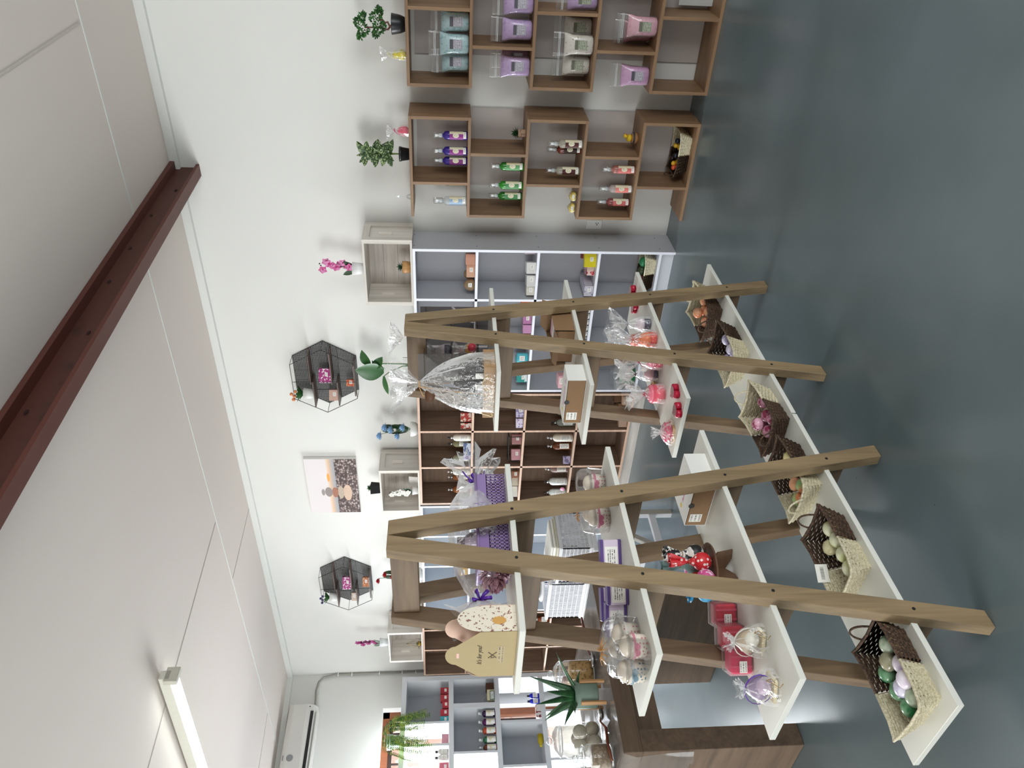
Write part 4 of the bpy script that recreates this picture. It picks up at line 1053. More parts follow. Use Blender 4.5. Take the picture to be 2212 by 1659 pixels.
# white cabinet goods
boxes([
    ('peach soap box on the top shelf of the white cabinet, against the side panel', -2.45, 4.62, ZW[3], (.07, .09, .065), '#c8917a', False),
    ('peach soap box on the top shelf of the white cabinet, second along', -2.54, 4.62, ZW[3], (.085, .08, .058), '#cfa288'),
    ('white soap box with red lid at the near end of the second shelf', -2.41, 4.68, ZW[2], (.05, .06, .075), '#cfc2c8', False),
    ('white soap box on the second shelf of the white cabinet, second along', -2.50, 4.60, ZW[2], (.075, .1, .065), '#dcdad8'),
    ('white soap box on the second shelf of the white cabinet, third along', -2.60, 4.60, ZW[2], (.075, .1, .058), '#d6d4d2'),
    ('off-white rounded soap box at the end of the second shelf', -2.68, 4.60, ZW[2], (.06, .09, .055), '#cfcac0'),
    ('orange box in the middle column of the white cabinet', -2.82, 4.66, ZW[2], (.06, .06, .075), '#c8602c', False),
    ('mauve-pink box in the middle column, second shelf', -2.93, 4.62, ZW[2], (.07, .06, .06), '#b87aa8'),
    ('pink soap box in the middle column, second shelf', -2.99, 4.58, ZW[2], (.06, .05, .06), '#c890b8', False),
    ('peach soap box in the middle column, second shelf', -3.07, 4.59, ZW[2], (.05, .05, .055), '#c8a08c', False),
], 'boxed soaps in the white cabinet')
for i, (x, lab) in enumerate(((-2.64, 'brown kraft pouch with sticker on the top shelf of the white cabinet'), (-2.60, 'brown kraft pouch lying behind the other kraft pouch'))):
    t = thing('kraft_pouch', lab, 'bag', (x, 4.60+.08*i, ZW[3]+e_), turn(x, 4.6), 'kraft pouches')
    MB().lathe([(0, 0), (.035, .002), (.042, .02), (.038, .05), (.02, .07), (.004, .075)], 14, ry=.7).build('pouch', plain('#8a7458', .6, .3, var=.15), t, True)
    MB().quad((-.015, -.031, .02), (.015, -.031, .02), (.013, -.028, .045), (-.013, -.028, .045)).build('price_sticker', LBL_TINY, t)
YEL = plain('#d8c820', .4, .4)
boxes([
    ('bright yellow soap bag against the side panel on the third shelf', -2.44, 4.60, ZW[1], (.09, .035, .08), '#d4c41c'),
    ('yellow soap bag just behind the front one on the third shelf', -2.42, 4.66, ZW[1], (.09, .035, .075), '#cdbc1c', False),
    ('dark red soap box at the back of the third shelf', -2.47, 4.74, ZW[1], (.05, .04, .08), '#8a3c34'),
    ('pink and red rose print box on the third shelf', -2.55, 4.66, ZW[1], (.06, .12, .05), pattern('rose_print', '#e2c6c8', '#b03040', 'noise', 22, .44), False),
], 'bright soap packs in the white cabinet')
for i in range(8):
    small_box(('foremost', 'second', 'third', 'fourth', 'fifth', 'sixth', 'seventh', 'rearmost')[i]+' lilac and silver soap bar, counted from the front of the close row', (-2.665, 4.575+.026*i, ZW[1]+e_), (.075, .022, .062), .15, pattern('silver_lilac_wrap', '#c4c0cc', '#8880a0', 'noise', 50, .42), 'close row of silver soap bars', i == 0)
for i in range(6):
    small_box(('first', 'second', 'third', 'fourth', 'fifth', 'last')[i]+' white and black printed soap bar, counted from the silver soap bars', (-2.80-.05*i, 4.60, ZW[1]+e_), (.04, .07, .03), .3, pattern('black_white_wrap', '#dcdcdc', '#2c2c30', 'noise', 35, .42), 'row of white and black soap bars', False)
# teal pouches, green foot soak, basket
def flat_pouch(label, loc, rz, w_, h_, col, group=None, clear=.5, lbl=LBL):
    t = thing('product_pouch', label, 'bag', loc, rz, group)
    MB().lathe([(0, 0), (w_*.46, .001), (w_*.5, h_*.1), (w_*.5, h_*.55), (w_*.45, h_*.62), (0, h_*.63)], 16, ry=.45, sq=.8).build('filling', plain(col, .4, .4, var=.1), t, True)
    b = MB().frustum(-w_*.5, w_*.5, -w_*.2, w_*.2, 0, -w_*.52, w_*.52, -.003, .003, h_); b.build('pouch', CEL2, t)
    y = -w_*.24
    MB().quad((-w_*.3, y, h_*.2), (w_*.2, y, h_*.2), (w_*.2, y, h_*.48), (-w_*.3, y, h_*.48)).build('label', lbl, t)
    return t
for x, y, lab in ((-3.26, 4.60, 'teal product pouch by the divider on the second shelf'), (-3.33, 4.60, 'teal product pouch, second along on the second shelf'), (-3.36, 4.70, 'pale teal pouch standing behind the front two')):
    flat_pouch(lab, (x, y, ZW[2]+e_), turn(x, y), .075, .14, '#3fa6b4', 'teal pouches in the white cabinet')
small_box('teal and white tube box lying at the end of the second shelf', (-3.45, 4.60, ZW[2]+e_), (.06, .05, .08), .5, pattern('teal_white_print', '#dfe8e6', '#2f9a94', 'noise', 20, .5))
t = flat_pouch('green foot soak pouch with white label on the bottom shelf', (-3.43, 4.60, ZW[0]+e_), turn(-3.4, 4.6), .12, .19, '#1f7a44')
Mx = face_matrix((-.006, -.0305, .077), (1, 0, 0), (0, 0, 1))
lettering('Foot', .02, BLACK, t, face_matrix((-.006, -.0302, .083), (1, 0, 0), (0, 0, 1)), shear=.2)
lettering('Soak', .02, BLACK, t, face_matrix((-.006, -.0302, .064), (1, 0, 0), (0, 0, 1)), shear=.2)
# blue-grey cabinet goods
for i, x in enumerate((-5.26, -5.33, -5.40)):
    pump_bottle('olive pump bottle in the blue-grey cabinet, '+('nearest the walnut cabinet', 'middle of the three', 'farthest from the walnut cabinet')[i], (x, 4.60, ZW[2]+e_), .7, '#8a8a24', False, .72, '#1a1a1c', 'olive pump bottles', .15)
for x, y, lab in ((-4.9, 4.62, 'dark pump bottle on the top shelf of the blue-grey cabinet, near end'), (-5.08, 4.62, 'dark pump bottle on the top shelf of the blue-grey cabinet, by the divider'), (-5.0, 4.66, 'dark pump bottle standing back on the top shelf of the blue-grey cabinet')):
    pump_bottle(lab, (x, y, ZW[3]+e_), .7, '#8a4a34', True, .9, '#1a1a1c', 'dark pump bottles')
small_box('blue jar box on the second shelf of the blue-grey cabinet', (-4.93, 4.62, ZW[2]+e_), (.05, .05, .07), .6, plain('#2a4aa0', .4))
flat_pouch('yellow-orange pouch on the top shelf of the blue-grey cabinet', (-5.75, 4.62, ZW[3]+e_), .7, .09, .13, '#d8a83c')
# corner cabinet goods
def cap_bottle(label, loc, col, s=1, cap='#1a1a1c', group=None, rz=.8):
    t = thing('capped_bottle', label, 'bottle', loc, rz, group)
    MB().lathe([(0, 0), (.027, 0), (.03, .004), (.03, .09), (.02, .11), (.012, .115), (0, .115)], 16, sq=.8).build('bottle', liquid(col, .8), t, True)
    MB().lathe([(.015, .112), (.015, .14), (0, .141)], 12).build('cap', plain(cap, .4), t, True)
    MB().quad((-.024, -.031, .02), (.024, -.031, .02), (.024, -.031, .075), (-.024, -.031, .075)).build('label', LBL, t)
    t.scale = (s,)*3; return t
cap_bottle('dark green bottle with black cap on the top shelf of the corner cabinet', (-6.38, 4.60, 1.3705), '#1e5a44', 1.1)
cap_bottle('dark green bottle partly hidden in the corner cabinet', (-6.47, 4.66, 1.3705), '#1e5a44', 1.1)
cap_bottle('white bottle with black cap on the second shelf of the corner cabinet', (-6.38, 4.60, .9505), '#d8d8d4', 1.0)
for i, (x, lab) in enumerate(((-6.50, 'amber bottle with sticker on the third shelf of the corner cabinet'), (-6.62, 'amber bottle by the divider, third shelf of the corner cabinet'))):
    cap_bottle(lab, (x, 4.60, .5305), '#8a3c18', 1.0, '#d8d8d8')
small_box('dark red soap box with sticker on the top shelf of the corner cabinet', (-6.72, 4.60, 1.3705), (.07, .05, .07), .8, plain('#7a2c34', .5))
small_box('purple soap box on the second shelf of the corner cabinet, behind', (-7.0, 4.62, .9505), (.09, .06, .065), .8, plain('#7a3c9a', .4))
small_box('magenta and white soap box on the second shelf of the corner cabinet', (-7.13, 4.60, .9505), (.08, .05, .06), .8, pattern('magenta_white_wrap', '#d8c4e0', '#a83a94', 'noise', 30, .5))
pump_bottle('pump bottle with black pump at the far end of the corner cabinet', (-7.2, 4.60, 1.3705), .8, '#5a4a44', True, .9, '#1a1a1c', 'dark pump bottles')
tag(MB().ball((0, 0, .03), .035, 1, 1.2, .8, .9).build('green_soap', plain('#2f9a50', .3), None, loc=(-6.46, 4.60, .951)), 'bright green wrapped soap in the corner cabinet', 'soap')
# partition goods
PX = -7.39
for i, (y, col, lab) in enumerate(((4.37, '#9a2430', 'dark red boxed candle with sticker, nearest the wall end of the cube shelf'), (4.29, '#a8303c', 'red boxed candle, second from the wall end of the cube shelf'), (4.215, '#b02838', 'red boxed candle, third along in the top cell'), (4.13, '#b02c3c', 'red boxed candle, fourth along in the top cell'), (4.055, '#3a9aa8', 'teal boxed soap at the end of the top cell'))):
    small_box(lab, (PX, y, 1.5405), (.068, .06, .085 if i != 2 else .065), 1.35, plain(col, .45, .4, var=.1), 'boxed candles in the top cell')
cols = (('#3a1a4a', 'dark purple'), ('#5a1a5c', 'plum'), ('#b8482c', 'orange-red'), ('#2a6a48', 'green'), ('#6a3420', 'brown'))
for i, (y, (c, nm)) in enumerate(zip((4.11, 4.02, 3.93, 3.835, 3.755), cols)):
    t = spray_bottle(nm+' spray bottle in the row of five in the cube shelf', (PX, y, 1.0655), 1.35, c, '#e4e4e2', 'row of spray bottles in the cube shelf', .85, 1.0)
    t.scale = (1.55, 1.55, 1.05)
t = thing('woven_box', 'woven box, half cream and half brown, with a handle on the cube shelf', 'box', (PX, 4.335, 1.0655), 1.45)
MB().box(-.09, .02, -.05, .05, 0, .075, .003).build('cream_side', plain('#cfc8a8', .8, bump=.6, scale=90), t); MB().box(.0205, .09, -.05, .05, 0, .085, .003).build('brown_side', plain('#4a2a1c', .8, bump=.6, scale=90), t)
MB().tube([(-.09, 0, .06), (-.1, 0, .1), (-.07, 0, .13), (-.03, 0, .09)], .002, 5).build('handle', plain('#dcd8c8', .6), t)
t = thing('price_sign', 'small dark green framed sign leaning on the woven box', 'sign', (PX+.075, 4.27, 1.066), 1.4, rot=(-.2, 0, 1.4))
MB().box(-.045, .045, -.003, .003, 0, .05, .001).build('frame', plain('#22403a', .5), t); MB().quad((-.038, -.0035, .006), (.038, -.0035, .006), (.038, -.0035, .044), (-.038, -.0035, .044)).build('face', printed('sign_print', '#c8d0c8', '#22403a', 4, 12), t)
small_box('pink envelope-shaped gift box before the bright window', (PX, 3.86, 1.5405), (.09, .06, .07), 1.3, plain('#c88c9c', .5), None, False)
for y, lab in ((3.735, 'white dropper bottle with black cap before the bright window'), (3.675, 'second white dropper bottle with black cap before the bright window')):
    cap_bottle(lab, (PX, y, 1.5405), '#b8b4b0', .95, rz=1.3)
small_box('pink box with white label at the picture edge of the cube shelf', (PX, 3.58, 1.5405), (.08, .06, .09), 1.3, plain('#c8687c', .5))
for y, lab in ((4.285, 'blue dropper bottle nearer the wall in the lower open cell'), (4.225, 'blue dropper bottle beside the patterned tray')):
    cap_bottle(lab, (PX, y, .5955), '#1c2cc8', .9, rz=1.3)
small_box('patterned box with red berries in the lower open cell', (PX, 4.11, .5955), (.13, .07, .05), 1.4, pattern('berry_print', '#d8d4d0', '#7a2c34', 'noise', 24, .45), None, False)
t = cap_bottle('yellow bottle lying in the lower grey cell', (PX, 3.87, .5955+.03), '#b8a414', .9, '#c8b820'); t.rotation_euler = (D2(90), 0, 0)
# hanging fern on the partition
t = thing('hanging_fern', 'trailing green fern in a grey pot on top of the cube shelf', 'plant', (-7.42, 3.87, 2.0255))
MB().lathe([(0, 0), (.055, 0), (.075, .1), (.075, .125), (.068, .125), (.066, .11), (0, .11)], 20).build('pot', plain('#8a9494', .6), t, True)
R_ = random.Random(8); s = MB(); l = MB()
for i in range(26):
    a = R_.uniform(-1.5, 1.5); L_ = R_.uniform(.18, .42); out = R_.uniform(.06, .13)
    dx, dy = math.cos(a)*abs(out)+.07, math.sin(a)*out*1.6
    pts = [Vector((0, 0, .11)), Vector((dx*.7, dy*.6, .16)), Vector((dx, dy, .08))]
    for k in range(1, 8): pts.append(Vector((dx+.01*math.sin(k), dy*(1+.06*k), .08-L_*k/7)))
    s.tube(pts, .0012, 4)
    for p, q in zip(pts[1:], pts[2:]):
        for m_ in range(3):
            c = p.lerp(q, m_/3)
            for sg in (-1, 1): l.leaf(c, (R_.uniform(-.3, .5), sg*.9, -.5), (1, 0, .2), .024, .009, .1, 2)
s.build('stems', GREEN, t); l.build('fronds', pattern('fern_green', '#8a9a38', '#3f6a26', 'noise', 30, .5), t)
# ---------------- air conditioner, conduit, tube lamp
t = thing('air_conditioner', 'white wall-mounted air conditioner high on the end wall', 'air conditioner', (-7.72, 3.95, 2.9))
b = MB()
prof = [(0, 0), (.13, 0), (.175, .03), (.2, .1), (.2, .24), (.18, .285), (.14, .3), (0, .3)]
A = [b.b.verts.new((x, -.42, z)) for x, z in prof]; B_ = [b.b.verts.new((x, .42, z)) for x, z in prof]
b.b.faces.new(A); b.b.faces.new(B_[::-1])
for i in range(len(prof)): b.b.faces.new((A[(i+1) % 8], A[i], B_[i], B_[(i+1) % 8]))
bmesh.ops.bevel(b.b, geom=b.b.edges[:], offset=.006, segments=2, affect='EDGES')
b.build('body', plain('#cfcdc8', .4, .4, var=.01), t)
MB().box(.15, .19, -.38, .345, .035, .065).build('air_slot', BLACK, t)
MB().box(.12, .168, -.385, .35, .004, .012).build('flap', plain('#b9b7b2', .4), t)
b = MB().lathe([(0, 0), (.033, 0), (.033, .006), (0, .008)], 24); bmesh.ops.rotate(b.b, cent=(0, 0, 0), matrix=Matrix.Rotation(D2(90), 3, 'Y'), verts=b.b.verts); bmesh.ops.translate(b.b, vec=(.198, -.145, .2), verts=b.b.verts)
b.build('badge', plain('#8e9092', .3, .5, .5), t)
MB().box(.198, .202, -.17, -.12, .262, .27).build('name_plate', plain('#77797c', .4), t)
MB().box(.193, .198, .385, .395, .07, .082).build('indicator', BLACK, t)
t = thing('pipe_conduit', 'thin grey cable conduit bending from the air conditioner down the wall corner', 'pipe', (0, 0, 0))
b = MB().tube([(-7.70, 4.36, 2.95), (-7.70, 4.62, 2.97), (-7.70, 4.72, 2.955), (-7.70, 4.775, 2.91), (-7.695, 4.80, 2.8), (-7.69, 4.80, 1.80)], .011, 8); b.build('pipe', plain('#8f8c84', .6), t, True)
for z in (2.75, 2.6, 2.3, 2.05, 1.9): MB().box(-7.705, -7.676, 4.783, 4.815, z, z+.008).build('clip', WHITE, t)
t = thing('tube_lamp', 'lit fluorescent batten with one tube under the ceiling', 'lamp', (-4.08, 2.58, CZ(2.58)-.042), D2(4))
MB().box(-1.5, 0, -.03, .03, -.03, .03, .002).build('batten', plain('#d4d2c6', .5), t)
MB().box(-.035, .0, -.045, .055, -.075, -.0, .003).build('end_cap', plain('#c4c2b4', .5), t)
MB().box(-1.5, -1.465, -.045, .055, -.075, 0, .003).build('end_cap', plain('#c4c2b4', .5), t)
em = bpy.data.materials.new('lit_tube'); em.use_nodes = True; q = em.node_tree.nodes['Principled BSDF']
q.inputs['Emission Color'].default_value = (.9, 1, .96, 1); q.inputs['Emission Strength'].default_value = 9
b = MB().lathe([(.014, 0), (.014, 1.43)], 12); bmesh.ops.rotate(b.b, cent=(0, 0, 0), matrix=Matrix.Rotation(D2(-90), 3, 'Y'), verts=b.b.verts); bmesh.ops.translate(b.b, vec=(-.035, .0, -.06), verts=b.b.verts)
b.build('tube', em, t, True)
# ================================================================== goods on the ladder shelves
LZ = [1.3525, .9855, .6155, .2225]
# ---------------- two-tone woven baskets with soap balls
BRN = pattern('dark_raffia', '#5a4230', '#38281e', 'noise', 160, .5, rough=.8)
CRM = pattern('cream_raffia', '#d6ceb4', '#beb496', 'noise', 160, .5, rough=.8)
def basket_mesh(half, L=.275, W=.185, h=.074, rows=11, nper=84):
    """one half of a flared rectangular basket of twisted cord rows; half=+1 or -1 along Y"""
    b = MB()
    def per(u, t):
        l, w_ = (L*.76+(L-L*.76)*t)/2, (W*.74+(W-W*.74)*t)/2
        P = 4*(l+w_); s = u*P
        if s < 2*w_: x, y = -w_+s, -l
        elif s < 2*w_+2*l: x, y = w_, -l+(s-2*w_)
        elif s < 4*w_+2*l: x, y = w_-(s-2*w_-2*l), l
        else: x, y = -w_, l-(s-4*w_-2*l)
        cn = (abs(x)/w_*abs(y)/l)**8
        return x, y, h*t+.012*cn*t*t
    for r in range(rows):
        t_ = (r+.5)/rows; run = []
        for k in range(nper*2):
            x, y, z = per((k/nper+.13) % 1, t_)
            if y*half >= 0 and k < nper*2:
                o = .0014*(1 if (k//2+r) % 2 else -1)
                run.append((k, (x+o*(1 if x > 0 else -1), y+o*(1 if y > 0 else -1), z)))
            elif run: 
                if len(run) > 3: b.tube([p for _, p in run], .0041, 4)
                run = []
                if k > nper: break
    return b
def basket(label, loc, rz, flip=1, handles=(1,)):
    t = thing('woven_basket', label, 'basket', loc, rz, 'two-tone woven baskets')
    if not hasattr(basket, 'm'): basket.m = {}
    for nm, half, mat in (('dark_weave', flip, BRN), ('cream_weave', -flip, CRM)):
        if half not in basket.m: basket.m[half] = basket_mesh(half)
        k = (nm, half)
        if k not in basket.m:
            basket.m[k] = basket_mesh(half).build(nm, mat, t)
        else:
            o = bpy.data.objects.new(nm, basket.m[k].data); COL.objects.link(o); o.parent = t
    L, W, h = .275, .185, .074
    for nm, half, mat in (('dark_rim', flip, BRN), ('cream_rim', -flip, CRM)):
        pts = [(-W/2, 0, h), (-W/2, half*L*.3, h+.001), (-W/2, half*L*.46, h+.008), (-W/2, half*L/2, h+.013), (-W*.4, half*L/2, h+.006), (0, half*L/2, h), (W*.4, half*L/2, h+.006), (W/2, half*L/2, h+.013), (W/2, half*L*.46, h+.008), (W/2, half*L*.3, h+.001), (W/2, 0, h)]
        MB().tube(pts, .0048, 6).build(nm, mat, t, True)
    MB().box(-W*.36, W*.36, 0, flip*L*.37, .002, .005).build('dark_base', BRN, t)
    MB().box(-W*.36, W*.36, -flip*L*.37, 0, .002, .005).build('cream_base', CRM, t)
    for hd in handles:
        m = BRN if hd == flip else CRM
        pts = [(.034*math.cos(a), hd*(L/2+.004+.012*math.sin(a)), h-.004+.05*math.sin(a)) for a in [i*math.pi/12 for i in range(13)]]
        MB().tube(pts, .0034, 6).build('handle', m, t, True)
    wd = MB()
    for sx in (-1, 1):
        for k in range(-5, 6):
            y = k*.022
            wd.tube([(sx*W*.37, y*.8, .008), (sx*(W/2+.002), y, h-.003)], .0016, 3)
    wd.build('warp_strands', plain('#8a7a58', .8), t)['kind'] = 'stuff'
    return t
BK = [('woven basket with orange soaps at the wall end of the bottom board', -1.945, 3.15, .0, -1, (1, -1)),
      ('woven basket with lilac soaps, second from the wall end of the bottom board', -1.925, 2.755, .0, 1, (1,)),
      ('woven basket with pink striped soaps across the joint of the two bottom boards', -1.91, 2.275, .08, -1, (1, -1)),
      ('woven basket with orange, green and yellow soaps on the nearer bottom board', -1.925, 1.945, .0, 1, (-1,)),
      ('woven basket with cream soaps and a price card on the nearer bottom board', -1.905, 1.565, -.03, 1, (1,)),
      ('woven basket with green and lilac marbled soaps, closest to the camera', -1.918, 1.13, -.02, 1, (1,))]
for lab, x, y, rz, fl, hd in BK: basket(lab, (x, y, LZ[3]), rz, fl, hd)
# basket 2 and 1 trade: cream half nearer the wall on the first and third
tag(MB().box(-.03, .03, -.0006, .0006, 0, .042).build('price_card', plain('#e8e6e0', .5), None, loc=(-1.975, 1.545, LZ[3]+.06), rotm=Matrix.Rotation(D2(62), 3, 'Z')), 'white price card inside the basket of cream soaps', 'card')
b_ = MB().quad((-.026, -.0012, .006), (.026, -.0012, .006), (.026, -.0012, .036), (-.026, -.0012, .036)).build('barcode', printed('barcode', '#e8e6e0', '#303034', 1, 60, .5, .1), bpy.data.objects['price_card'])
def swirl(n, a, b, s=16): return pattern(n, a, b, 'marble', s, .56, rough=.2)
SO = {'orange': swirl('orange_soap', '#e08a5c', '#ecb08a'), 'lilac': swirl('lilac_soap', '#a8a0c4', '#ddd8e8', 26), 'pink': swirl('pink_striped_soap', '#d9a4b8', '#8c2c50', 22),
      'green': swirl('green_soap', '#1f6a3c', '#6f9a76'), 'yellow': swirl('yellow_soap', '#cfc078', '#e2d8a0'), 'cream': swirl('cream_soap', '#c8cc94', '#dfdfc0'), 'tan': swirl('tan_soap', '#b8a878', '#cfc8a0'),
      'palegreen': swirl('sage_soap', '#7f9a7c', '#b6c2ac'), 'brown': swirl('mossy_soap', '#6f6a52', '#9a967c'), 'mix': swirl('orange_green_soap', '#e2885c', '#9ac884', 9), 'white': swirl('lilac_white_soap', '#cdbcd8', '#e6dde8')}
def soap_ball(i, label, x, y, dz, kind, r=.028, grp=None):
    t = thing('soap_ball', label, 'soap', (x, y, LZ[3]+.0055+r*.86+dz+.018), i*1.3, grp or 'round soaps in the woven baskets')
    MB().ball((0, 0, 0), r, 3, 1, 1, .86).build('soap', SO[kind], t, True)
    MB().lathe([(r*1.005, -.0012), (r*1.02, 0), (r*1.005, .0012)], 24).build('film_seam', CEL2, t, True)
    return t
i = 0
for cx, cy, items in (
    (-1.945, 3.15, (('orange', 0, .0, 0, 'orange soap ball in the middle of its basket'), ('orange', .03, -.055, 0, 'orange soap ball towards the dark end of its basket'), ('orange', -.035, -.05, 0, 'orange soap ball against the far side of its basket'), ('orange', .04, .03, 0, 'orange soap ball against the near side of its basket'), ('orange', 0, -.02, .04, 'orange soap ball lying on top of the other orange ones'))),
    (-1.925, 2.755, (('lilac', .035, .06, 0, 'lilac soap ball alone towards the wall end of its basket'), ('lilac', -.03, -.01, 0, 'lilac soap ball against the far side of its basket'), ('lilac', .03, -.015, 0, 'lilac soap ball in the middle of its basket'), ('lilac', -.01, -.065, 0, 'lilac soap ball nearest the ladder leg in its basket'), ('lilac', .04, -.072, 0, 'lilac soap ball in the near corner of its basket'))),
    (-1.91, 2.275, (('pink', .045, .05, 0, 'pink striped soap ball near the wall end of its basket'), ('pink', -.03, 0, 0, 'pink striped soap ball at the far side of its basket'), ('pink', .02, -.012, 0, 'pink striped soap ball in the middle of its basket'), ('pink', .045, -.06, 0, 'pink striped soap ball at the near side of its basket'), ('pink', -.02, -.065, 0, 'pink striped soap ball towards the dark end of its basket'), ('pink', .0, -.04, .042, 'pink striped soap ball resting on the others'))),
    (-1.925, 1.945, (('yellow', .04, .07, 0, 'pale yellow soap ball by the ladder leg, dark end of the basket'), ('tan', .01, .02, 0, 'tan soap ball behind the ladder leg'), ('orange', -.005, -.03, 0, 'orange soap ball just beside the ladder leg'), ('mix', .03, -.075, 0, 'green and orange soap ball in the cream half of its basket'), ('mix', -.03, -.085, 0, 'orange and green soap ball at the far side of the cream half'))),
    (-1.905, 1.565, (('cream', .035, .085, 0, 'pale green soap ball at the dark end of the cream soap basket'), ('tan', -.015, .045, 0, 'tan soap ball in the dark half of its basket'), ('cream', .04, .03, 0, 'cream soap ball against the near side, dark half'), ('cream', .035, -.03, 0, 'cream soap ball with gold flecks in the middle of its basket'), ('cream', .03, -.085, 0, 'cream soap ball in the cream half of its basket'))),
    (-1.918, 1.13, (('palegreen', .035, .085, 0, 'sage green soap ball at the dark end of the nearest basket'), ('brown', .01, .045, .008, 'mossy brown soap ball in the nearest basket'), ('green', -.035, .035, 0, 'dark green marbled soap ball in the dark half of the nearest basket'), ('white', .05, .01, 0, 'pale lilac soap ball by the near rim of the nearest basket'), ('green', -.025, -.03, 0, 'green and white marbled soap ball in the middle of the nearest basket'), ('lilac', .015, -.045, .01, 'grey-lilac swirled soap ball in the nearest basket'), ('white', .05, -.04, .012, 'lilac white soap ball resting on the near side'), ('palegreen', .03, -.085, -.0, 'sage soap ball in the cream half of the nearest basket'), ('green', -.012, -.09, .0, 'bright green soap ball in the cream half of the nearest basket')))):
    for kd, dx, dy, dz, lab in items:
        soap_ball(i, lab, cx+dx, cy+dy*.95, dz, kd, .0275 if cy < 1.2 else .0265); i += 1
# the two baskets down in the wall shelving
basket('woven basket of yellow and navy soaps in the lowest cell of the spray bottle shelf', (-1.69, 4.675, .0185), D2(90), 1, (1,))
for k, (dx, dy, c, lab) in enumerate(((-.085, 0, '#d8a824', 'yellow soap at the dark end of the basket in the lowest cell'), (-.03, -.02, '#20242e', 'navy soap in the middle of the basket in the lowest cell'), (.03, .01, '#d8b030', 'yellow soap in the cream half of the basket in the lowest cell'), (.075, -.015, '#1c2230', 'navy soap at the cream end of the basket in the lowest cell'), (-.06, .04, '#2a1c18', 'dark brown soap at the back of the basket in the lowest cell'), (-.10, -.03, '#d85a34', 'orange soap at the dark corner of the basket in the lowest cell'))):
    t = thing('novelty_soap', lab, 'soap', (-1.69+dx*.9, 4.675+dy*.8, .0185+.03), k, 'novelty soaps in the lowest cell basket')
    MB().ball((0, 0, .012), .026, 2, 1, 1, .8).ball((0, -.008, .042), .017, 2).build('soap', plain(c, .35), t, True)
basket('woven basket with green soap on the bottom shelf of the white cabinet', (-2.535, 4.655, ZW[0]+.0005), D2(90), 1, ())
for k, (dx, c, lab) in enumerate(((-.07, '#6a3c30', 'red-brown wrapped soap in the white cabinet basket'), (-.01, '#3c4a30', 'dark olive wrapped soap in the white cabinet basket'), (.06, '#2a8a58', 'bright green wrapped soap in the white cabinet basket'))):
    tag(MB().ball((0, 0, .03), .034, 2, 1.1, .9, .9).build('wrapped_soap', plain(c, .3, var=.3), None, True, loc=(-2.535+dx, 4.655, ZW[0]+.04)), lab, 'soap', 'soaps in the white cabinet basket')
# ---------------- third boards: hearts, wrapped pots
REDS = liquid('#b8163a', .85, .2)
def heart_mesh(r=.026, h=.022):
    pts = []
    for k in range(28):
        a = 2*math.pi*k/28
        x = 16*math.sin(a)**3; y = 13*math.cos(a)-5*math.cos(2*a)-2*math.cos(3*a)-math.cos(4*a)
        pts.append((x*r/16, y*r/16))
    b = MB(); b.prism(pts, h, Matrix.Translation((0, 0, h/2)) @ Matrix.Rotation(D2(90), 4, 'X'))
    bmesh.ops.bevel(b.b, geom=[e for e in b.b.edges], offset=.0025, segments=2, affect='EDGES'); return b
for x, y, rz, lab in ((-1.885, 3.235, .3, 'red heart soap at the wall end of the third board'), (-1.925, 3.15, -.4, 'red heart soap behind the wooden leg on the third board'), (-1.85, 2.37, 1.2, 'red heart soap on the third board, beside the pink pot'), (-1.89, 2.30, 1.0, 'red heart soap on the third board, between the other heart and the wrapped plate')):
    t = thing('heart_soap', lab, 'soap', (x, y, LZ[2]), rz, 'red heart soaps')
    heart_mesh(.033, .024).build('heart', REDS, t, True)
    MB().lathe([(.0255, .0245), (.0, .0255)], 12).build('film_top', CEL2, t)
NAVY = plain('#26203f', .4); ORG = plain('#e2532c', .4, var=.12); PNK = plain('#e2506c', .4, var=.12)
def pot_item(col, topcol, r=.032, h=.03, th=.035):
    return [('pot', MB().lathe([(0, 0), (r*.85, 0), (r, h), (0, h)], 20), col), ('soap_top', MB().lathe([(r*.95, h), (r*.9, h+th*.5), (r*.4, h+th), (0, h+th)], 14), topcol)]
WF = plain('#d8c8d0', .4, var=.1)
wrapped_item('clear wrapped soap in a navy pot on the third board', (-1.865, 2.90, LZ[2]), pot_item(NAVY, WF), .038, .105, .09, .06, 21, '#9a9aa0')
wrapped_item('clear wrapped orange soap in a red-orange pot on the third board', (-1.865, 2.775, LZ[2]), pot_item(plain('#d83a2c', .4), plain('#e8743c', .4, var=.15), .036, .03, .045), .042, .105, .08, .06, 22, '#c86a5a')
wrapped_item('clear wrapped orange soap standing at the back of the third board', (-2.00, 2.97, LZ[2]), pot_item(ORG, ORG), .036, .10, .08, .055, 23, '#c8a8a0')
wrapped_item('clear wrapped pink soap in a pink pot beside the wooden leg, third board', (-1.89, 2.64, LZ[2]), pot_item(PNK, plain('#e87a94', .4), .034), .04, .10, .09, .06, 24, '#a83a5c')
wrapped_item('clear wrapped soap in a small navy pot behind the pink one, third board', (-1.975, 2.66, LZ[2]), pot_item(NAVY, plain('#d0a4ac', .4), .026, .022), .034, .10, .085, .055, 25, '#5a4a48')
wrapped_item('clear wrapped coral soap pot with a paper sticker on the third board', (-1.985, 2.53, LZ[2]), pot_item(plain('#e0566a', .35, var=.15), plain('#e67a8c', .35), .042, .05, .02), .045, .085, .08, .055, 26, '#b03a5a')
t = thing('soap_basket', 'round straw dish with pink soap tied with twine on the third board', 'soap', (-2.03, 2.62, LZ[2]))
MB().lathe([(0, 0), (.03, 0), (.04, .02), (.036, .02), (.028, .005), (0, .005)], 18).build('dish', plain('#b38a5c', .8, bump=.5, scale=90), t); MB().ball((0, 0, .028), .022, 2, 1, 1, .8).build('soap', PNK, t, True)
